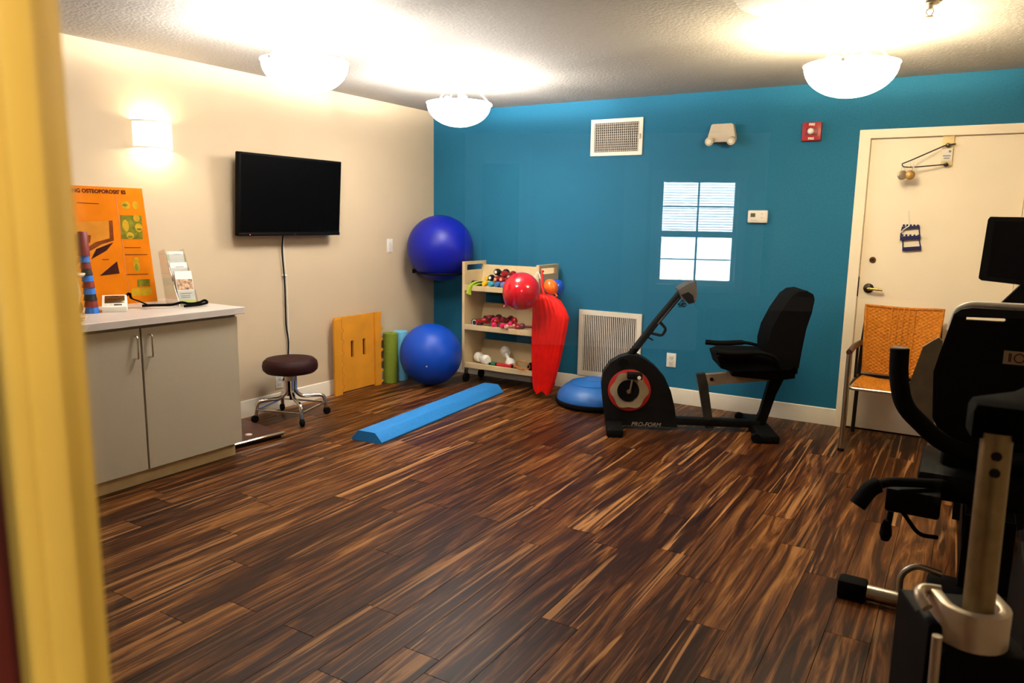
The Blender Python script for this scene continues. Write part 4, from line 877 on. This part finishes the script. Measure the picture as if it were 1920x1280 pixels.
finish(prism(nb(), bp([(1418, 662), (1416, 628), (1421, 602), (1434, 572), (1450, 545), (1462, 535), (1476, 533), (1487, 539), (1490, 548), (1487, 572), (1480, 600), (1475, 640), (1472, 672)]), (0, .34, 0), (0, 0, 0), bev=.025), 'backrest', 'black_fabric', t, 40)
finish(tube(nb(), [(bu(1478), 0, bz(690)), (bu(1481), 0, bz(600))], .02, 10), 'backrest_post', 'black_plastic', t)
for y in (-.215, .215):
    finish(tube(nb(), bend([(bu(1325), y, bz(645)), (bu(1350), y, bz(647)), (bu(1400), y, bz(643)), (bu(1428), y, bz(650)), (bu(1440), y*.8, bz(672))], .05), [.019]*9+[.012]*11, 12), 'seat_handle', 'black_rubber', t)

# ------------------------------------------------------------------ wicker armchair by the door
t = thing('wicker_chair', 'wicker armchair with a silver metal frame in front of the cream door', 'chair', (0, 0, 0))
CL, CR_, YF, YB = 3.822, 4.325, -.645, -.150
seat_z = .45
def woven(fn, nu, nv, amp, pu, pv):
    bm = nb(); g = []
    for i in range(nu+1):
        row = []
        for j in range(nv+1):
            u, v_ = i/nu, j/nv; p, nn = fn(u, v_)
            row.append(bm.verts.new(p+nn*amp*math.sin(PI*pu*u)*math.sin(PI*pv*v_)))
        g.append(row)
    for i in range(nu):
        for j in range(nv): bm.faces.new((g[i][j], g[i+1][j], g[i+1][j+1], g[i][j+1]))
    ext = bmesh.ops.extrude_face_region(bm, geom=list(bm.faces)); vs_ = [x for x in ext['geom'] if isinstance(x, bmesh.types.BMVert)]
    n0 = fn(.5, .5)[1]; bmesh.ops.translate(bm, verts=vs_, vec=-n0*.012); return bm
def backf(u, v_):
    wd = .405+.065*v_; x = 4.075+(u-.5)*wd
    return Vector((x, -.225+.13*v_**1.2+.035*math.cos(PI*(u-.5))-.03, .470+.445*v_-.012*math.cos(PI*(u-.5)))), Vector((0, -1, .2)).normalized()
finish(woven(backf, 96, 150, .0035, 24, 38), 'woven_back', 'wicker', t, 80)
def seatf(u, v_):
    x = 4.075+(u-.5)*(.44-.02*v_); return Vector((x, -.600+.40*v_, .455-.02*math.sin(PI*u)-.015*v_+(-.02 if v_ < .03 else 0))), Vector((0, 0, 1))
finish(woven(seatf, 90, 80, .003, 24, 20), 'woven_seat', 'wicker', t, 80)
for k in range(5):
    x = 4.075+(k-2)*.035
    finish(tube(nb(), [backf((x-4.075)/(.405+.065*v_)+.5, v_)[0]+Vector((0, -.005, 0)) for v_ in [q/12 for q in range(13)]], .004, 6), 'back_stake', 'wicker', t)
def edge(pts, r_, nm, mt): return finish(tube(nb(), pts, r_, 8), nm, mt, t)
edge([backf(0, v_/12)[0] for v_ in range(13)]+[backf(u/12, 1)[0] for u in range(1, 13)]+[backf(1, 1-v_/12)[0] for v_ in range(1, 13)], .0095, 'back_border', 'wicker')
for s, x in ((-1, CL), (1, CR_)):
    fl = finish(tube(nb(), [(x, YF, 0), (x, YF+.002, .64)], .0165, 14), 'leg', 'steel', t)
    finish(lathe(nb(), [(0, 0), (.02, 0), (.02, .015), (.017, .02), (0, .02)], 14, Matrix.Translation((x, YF, 0))), 'foot', 'black_rubber', fl)
    finish(tube(nb(), bend([(x, YB+.06, 0), (x-s*.012, YB, .40), (x-s*.018, YB+.005, .66), (x-s*.03, YB+.06, .90)], .2), .0135, 12), 'leg', mat('dark_metal', (.05, .045, .04), .35, .8), t)
    finish(tube(nb(), bend([(x, YF-.012, .655), (x, -.40, .665), (x-s*.012, YB-.01, .655)], .1), .019, 12), 'armrest', mat('arm_brown', (.045, .016, .010), .4), t)
    finish(tube(nb(), [(x, YF, .425), (x-s*.012, YB, .425)], .010, 10), 'side_rail', 'steel', t)
    finish(tube(nb(), [(x-s*.008, -.30, .43), (x-s*.008, -.30, .655)], .009, 10), 'arm_post', mat('dark_metal', (.05, .045, .04)), t)
finish(tube(nb(), bend([(CL, YF, .432), (CL+.03, YF+.006, .420), (CR_-.03, YF+.006, .420), (CR_, YF, .432)], .03), .010, 10), 'front_rail', 'steel', t)
finish(tube(nb(), [(CL+.01, YB+.01, .425), (CR_-.01, YB+.01, .425)], .010, 10), 'rear_rail', mat('dark_metal', (.05, .045, .04)), t)

# ------------------------------------------------------------------ shoulder pulley on the door
t = thing('door_pulley', 'over-door shoulder pulley arm with bracket and two discs on the cream door', 'pulley', (0, 0, 0))
yw = .010
finish(box(nb(), 4.195, 4.262, yw-.010, yw, 1.855, 2.046, .002), 'bracket', mat('bracket_cream', (.80, .62, .30), .5), t)
finish(box(nb(), 4.198, 4.259, yw-.0125, yw-.009, 1.885, 1.965, .001), 'printed_label', mat('label_white', (.80, .76, .66), .5), t)
for z, a, b_ in ((1.915, 4.205, 4.250), (1.900, 4.210, 4.245)): finish(box(nb(), a, b_, yw-.0132, yw-.0122, z, z+.007), 'label_print', 'ink_grey', t, 0)
finish(lathe(nb(), [(0, 0), (.008, 0), (.008, .0008), (0, .0008)], 14, frame_z((4.243, yw-.0125, 1.947), (0, -1, 0))), 'label_print', 'ink_grey', t, 0)
finish(tube(nb(), bend([(4.272, -.020, 1.992), (4.215, -.028, 1.985), (4.02, -.10, 1.885), (3.975, -.115, 1.865), (3.985, -.118, 1.846), (4.03, -.10, 1.842), (4.232, -.026, 1.862)], .022), .0042, 8), 'wire_arm', mat('dark_metal', (.05, .045, .04)), t)
for z in (1.985, 1.862): finish(lathe(nb(), [(0, 0), (.014, 0), (.014, .03), (0, .034)], 12, frame_z((4.228, yw-.008, z), (0, -1, 0))), 'pivot', mat('dark_metal', (.05, .045, .04)), t)
for x, dy, mt in ((3.985, -.115, mat('disc_steel', (.33, .27, .19), .4, .5)), (4.030, -.105, mat('disc_bronze', (.30, .16, .03), .4, .3))):
    dsk = finish(lathe(nb(), [(0, -.010), (.024, -.010), (.030, -.007), (.026, 0), (.030, .007), (.024, .010), (0, .010)], 24, frame_z((x, dy, 1.792), (.45 if x < 4 else .1, -1, .1))), 'pulley_disc', mt, t)
    finish(tube(nb(), [(x+.010*math.cos(2*PI*k/16), dy, 1.833+.016*math.sin(2*PI*k/16)) for k in range(16)], .0022, 6, closed=True), 'hook_ring', 'steel', dsk)
finish(tube(nb(), bend([(4.055, -.10, 1.85), (4.045, -.10, 1.89), (4.02, -.105, 1.872), (4.05, -.10, 1.84), (4.06, -.098, 1.80)], .01), .003, 6), 'white_cord', 'white_plastic', t)
t = thing('pulley_handles', 'navy blue plastic hand grips stuck flat on the cream door', 'handle', (4.066, .008, 1.36))
mat('navy', (.006, .008, .085), .4)
for (x0, x1, z0, th) in ((-.062, .045, .075, .018), (-.066, .056, .000, .026), (-.045, .068, -.072, .026)):
    b = nb(); prism(b, [(x0, z0), (x1, z0+.012), (x1, z0+.012+th), (x0, z0+th)], (0, .014, 0), (0, -.009, 0), bev=.003); gp = finish(b, 'grip', 'navy', t, 0)
    if z0 > -.01:
        for k in range(5):
            xx = x0+(x1-x0)*(k+.5)/5; finish(box(nb(), xx-.006, xx+.006, -.016, -.002, z0+th+.004, z0+th+.017, .002), 'finger_ridge', 'navy', gp, 0)
for q in (((-.060, .08), (-.064, .02)), ((.042, .09), (.052, .03)), ((-.048, .01), (-.042, -.06)), ((.050, .01), (.064, -.045))):
    finish(tube(nb(), [(q[0][0], -.009, q[0][1]), (q[1][0], -.009, q[1][1])], .0042, 6), 'strap', 'navy', t)
finish(tube(nb(), bend([(-.072, -.012, .045), (-.04, -.02, .085), (-.015, -.014, .10), (-.03, -.008, .20)], .03), .0035, 6), 'white_cord', 'white_plastic', t)

# ------------------------------------------------------------------ recumbent stepper at the right (seen from behind)
t = thing('recumbent_stepper', 'black recumbent cross trainer seen from behind in front of the wicker chair', 'exercise machine', (0, 0, 0))
YS = -2.50
back = [(4.392, 1.128), (4.415, 1.150), (4.45, 1.158), (4.72, 1.160), (4.76, 1.145), (4.785, 1.11), (4.82, .90), (4.815, .68), (4.76, .60), (4.45, .60), (4.40, .64), (4.358, .72), (4.352, .80), (4.345, .90), (4.358, .97)]
slot = [(4.434, 1.122), (4.555, 1.126), (4.560, 1.118), (4.555, 1.112), (4.434, 1.110)]
finish(prism(nb(), back, (0, .035, 0), (0, YS, 0), holes=[slot[::-1]]), 'seat_back_shell', 'black_plastic', t, 30)
finish(tube(nb(), bend([(4.384, YS+.045, 1.06), (4.396, YS+.045, 1.14), (4.44, YS+.045, 1.167), (4.72, YS+.045, 1.169), (4.77, YS+.045, 1.14), (4.785, YS+.045, 1.06)], .05), .012, 12), 'cushion_piping', 'white_plastic', t)
finish(prism(nb(), [(4.41, .64), (4.78, .64), (4.77, 1.095), (4.40, 1.095)], (0, .05, 0), (0, YS+.055, 0), bev=.015), 'seat_cushion', 'black_fabric', t, 30)
st = finish(box(nb(), 4.565, 4.665, YS-.0195, YS-.017, .958, 1.008), 'sticker', mat('sticker_beige', (.30, .22, .14), .6), t, 0)
finish(tube(nb(), [(4.615+.016*math.cos(2*PI*k/20), YS-.0205, .983+.016*math.sin(2*PI*k/20)) for k in range(20)], .0022, 5, closed=True), 'sticker_mark', 'print_ink', st)
for x in (4.583, 4.588, 4.645): finish(box(nb(), x-.0018, x+.0018, YS-.0210, YS-.019, .967, .999), 'sticker_mark', 'print_ink', st, 0)
gp = finish(tube(nb(), bend([(4.232, -2.69, 1.005), (4.236, -2.69, .90), (4.262, -2.70, .79), (4.395, -2.64, .655), (4.55, -2.52, .58)], .07, 6), .033, 16), 'grip_handle', 'black_rubber', t)
finish(lathe(nb(), [(0, 0), (.031, 0), (.028, .004), (0, .005)], 20, frame_z((4.232, -2.69, 1.005), (-.01, 0, 1))), 'grip_cap', mat('cap_brown', (.05, .032, .014), .5), gp)
finish(tube(nb(), bend([(4.93, -2.69, 1.005), (4.926, -2.69, .90), (4.90, -2.70, .79), (4.76, -2.64, .655), (4.60, -2.52, .58)], .07, 6), .033, 16), 'grip_handle', 'black_rubber', t)
finish(prism(nb(), [(4.29, .955), (4.325, .985), (4.345, 1.0), (4.36, .985), (4.36, .60), (4.285, .60), (4.235, .70), (4.242, .74)], (0, .03, 0), (0, YS+.28, 0), bev=.006), 'side_fairing', mat('fairing_grey', (.24, .19, .12), .5, var=.15), t, 30)
finish(box(nb(), 4.40, 4.78, -2.50, -2.02, .50, .60, .03), 'seat_base', 'black_fabric', t)
finish(box(nb(), 4.33, 4.80, -2.62, -2.20, .42, .53, .02), 'seat_carriage', 'black_plastic', t)
finish(box(nb(), 4.50, 4.66, -2.70, -1.55, .26, .42, .02), 'seat_rail', 'black_plastic', t)
finish(tube(nb(), bend([(4.148, -2.80, .405), (4.185, -2.77, .475), (4.24, -2.74, .500), (4.45, -2.60, .49)], .05, 6), [.031]*7+[.018]*8, 14), 'adjust_lever', 'black_rubber', t)
kb = finish(tube(nb(), [(4.263, -2.78, .40), (4.255, -2.80, .315)], [.010, .012], 10), 'seat_knob_stem', 'black_plastic', t)
finish(lathe(nb(), [(0, -.045), (.014, -.043), (.022, -.02), (.018, .015), (.010, .035), (0, .036)], 16, Matrix.Translation((4.253, -2.80, .335))), 'seat_knob', 'black_rubber', t)
finish(box(nb(), 4.235, 4.42, -2.72, -2.55, .375, .47, .012), 'lever_bracket', 'black_plastic', t)
finish(tube(nb(), bend([(4.30, -2.76, .40), (4.36, -2.78, .33), (4.42, -2.74, .32)], .03), .008, 8), 'brake_cable', 'black_rubber', t)
finish(tube(nb(), [(4.20, -2.73, .036), (4.96, -2.73, .036)], .030, 18), 'rear_stabilizer', 'steel', t)
for x in (4.10, 4.96): finish(box(nb(), x, x+.105, -2.77, -2.69, .0, .078, .012), 'stabilizer_cap', 'black_rubber', t)
finish(tube(nb(), bend([(4.315, -2.72, .05), (4.312, -2.70, .13), (4.36, -2.69, .175), (4.45, -2.69, .16)], .05, 6), .012, 10), 'lift_handle', 'steel', t)
finish(box(nb(), 4.40, 4.78, -2.80, -2.62, .0, .14, .02), 'rear_foot', 'black_plastic', t)
finish(prism(nb(), [(-2.72, .10), (-1.05, .10), (-1.05, .22), (-2.2, .30), (-2.72, .42)], (.16, 0, 0), (4.58, 0, 0), (0, 1, 0), (0, 0, 1), bev=.01), 'main_frame', 'black_plastic', t, 30)
finish(prism(nb(), [(-1.75, .06), (-.95, .06), (-.90, .35), (-1.05, .72), (-1.35, .82), (-1.60, .62)], (.30, 0, 0), (4.62, 0, 0), (0, 1, 0), (0, 0, 1), bev=.04), 'drive_housing', 'black_plastic', t, 30)
finish(box(nb(), 4.36, 4.90, -1.25, -1.15, 0, .07, .012), 'front_stabilizer', 'black_plastic', t)
finish(tube(nb(), [(4.72, -1.30, .78), (4.70, -1.44, 1.20)], .045, 14), 'console_mast', 'black_plastic', t)
finish(prism(nb(), [(4.545, 1.06), (4.60, 1.05), (4.86, 1.10), (4.86, 1.22), (4.665, 1.22)], (0, .06, 0), (0, -1.48, 0)), 'mast_yoke', 'black_plastic', t, 0)
mo = finish(prism(nb(), [(4.480, 1.205), (4.93, 1.17), (4.93, 1.505), (4.487, 1.508), (4.479, 1.495), (4.468, 1.215)], (0, .055, 0), (0, -1.52, 0), bev=.005), 'console_monitor', 'black_plastic', t, 0)
finish(prism(nb(), [(4.50, 1.225), (4.91, 1.195), (4.91, 1.485), (4.505, 1.487)], (0, .003, 0), (0, -1.5487, 0)), 'display_face', mat('tv_screen', (.0015, .0015, .0018)), mo, 0)
for s, x in ((-1, 4.40), (1, 4.84)):
    ar = finish(tube(nb(), bend([(4.62+s*.15, -1.40, .60), (x, -1.65, .85), (x, -1.95, 1.02)], .1), .018, 10), 'arm_lever', 'black_plastic', t)
    finish(box(nb(), 4.62+s*.20-.05, 4.62+s*.20+.05, -1.75, -1.66, .22, .48, .015), 'foot_plate', 'black_plastic', t)

# ------------------------------------------------------------------ upright machine in the right foreground
t = thing('upright_cycle', 'black exercise machine with a silver post and clamp in the right foreground', 'exercise machine', (0, 0, 0))
tc_ = Vector((4.505, -4.150, .722)); tt_ = Vector((4.503, -4.105, 1.06)); ax_ = (tt_-tc_).normalized()
po = finish(tube(nb(), [tc_-ax_*.25, tt_], .0275, 24), 'seat_post', mat('post_silver', (.30, .225, .12), .42, .75, var=.15, scale=25), t)
for z in (1.022, .990):
    f_ = (z-tc_.z)/(tt_.z-tc_.z); p = tc_+(tt_-tc_)*f_; dn = Vector((.06, -1, 0)).normalized()
    finish(lathe(nb(), [(0, 0), (.0095, 0), (.0095, .0015), (0, .0015)], 18, frame_z(p+dn*.0272, dn)), 'post_hole', 'dark_slot', po, 0)
# U-shaped clamp, open to the back
def upts(ro, ri, n=18, leg=.055):
    o_ = [(-ro, leg)]+[(ro*math.cos(PI+PI*k/n), ro*math.sin(PI+PI*k/n)) for k in range(n+1)]+[(ro, leg)]
    i_ = [(ri, leg*.8)]+[(ri*math.cos(2*PI-PI*k/n), ri*math.sin(2*PI-PI*k/n)) for k in range(n+1)]+[(-ri, leg)]
    return o_+i_
cr = Vector((.93, .36, 0)); cu = Vector((-.36, .93, .0)); cn = cr.cross(cu)
finish(prism(nb(), upts(.065, .043), cn*.075, tc_+Vector((-.008, .0, -.035)), cr, cu, bev=.004), 'clamp', mat('clamp_silver', (.66, .56, .44), .38, .55, var=.03), t, 30)
finish(tube(nb(), bend([tc_+cr*-.050+cu*.055+cn*-.004, tc_+cr*-.085+cu*.060+cn*-.004, tc_+cr*-.100+cu*.03+cn*-.006, tc_+cr*-.090+cu*.005+cn*-.02], .03, 5), .011, 12), 'clamp_lever', mat('clamp_silver', (.66, .56, .44)), t)
finish(prism(nb(), [(-.078, -.062), (.085, -.062), (.085, .20), (-.078, .20)], (0, 0, .645), (tc_.x-.002, tc_.y, .3275), cr, cu, bev=.012), 'shroud', 'black_plastic', t, 30)
finish(prism(nb(), [(-.094, -.02), (-.062, -.02), (-.062, .05), (-.094, .05)], (0, 0, .66), (tc_.x, tc_.y, .35), cr, cu, bev=.01), 'side_column', 'black_plastic', t, 30)
finish(tube(nb(), [tc_+cr*-.090+cu*-.055+Vector((0, 0, -.045)), tc_+cr*-.088+cu*-.062+Vector((0, 0, -.30)), tc_+cr*-.088+cu*-.062+Vector((0, 0, -.66))], .0095, 12), 'trim_strip', mat('clamp_silver', (.66, .56, .44)), t)
finish(box(nb(), 4.30, 4.86, -4.15, -4.05, 0, .06, .012), 'rear_stabilizer', 'black_rubber', t)
finish(box(nb(), 4.55, 4.67, -4.10, -3.30, .02, .14, .015), 'base_beam', 'black_plastic', t)
finish(box(nb(), 4.38, 4.84, -3.36, -3.26, 0, .06, .012), 'front_stabilizer', 'black_rubber', t)
finish(prism(nb(), [(-3.95, .10), (-3.30, .10), (-3.28, .45), (-3.45, .62), (-3.75, .60), (-3.95, .42)], (.13, 0, 0), (4.68, 0, 0), (0, 1, 0), (0, 0, 1), bev=.03), 'drive_housing', 'black_plastic', t, 30)
# saddle
sd_ = nb(); prism(sd_, [(-.125, -.13), (.125, -.13), (.135, -.05), (.06, .06), (.028, .16), (-.028, .16), (-.06, .06), (-.135, -.05)], (0, 0, .07), (4.585, -3.99, 1.085), (1, 0, 0), (0, 1, 0), bev=.02)
finish(sd_, 'saddle', 'black_fabric', t, 40)
finish(tube(nb(), bend([(4.40, -4.31, .012), (4.36, -4.27, .012), (4.33, -4.20, .012), (4.36, -4.15, .012), (4.42, -4.13, .014)], .04), .008, 8), 'power_cable', 'black_rubber', t)
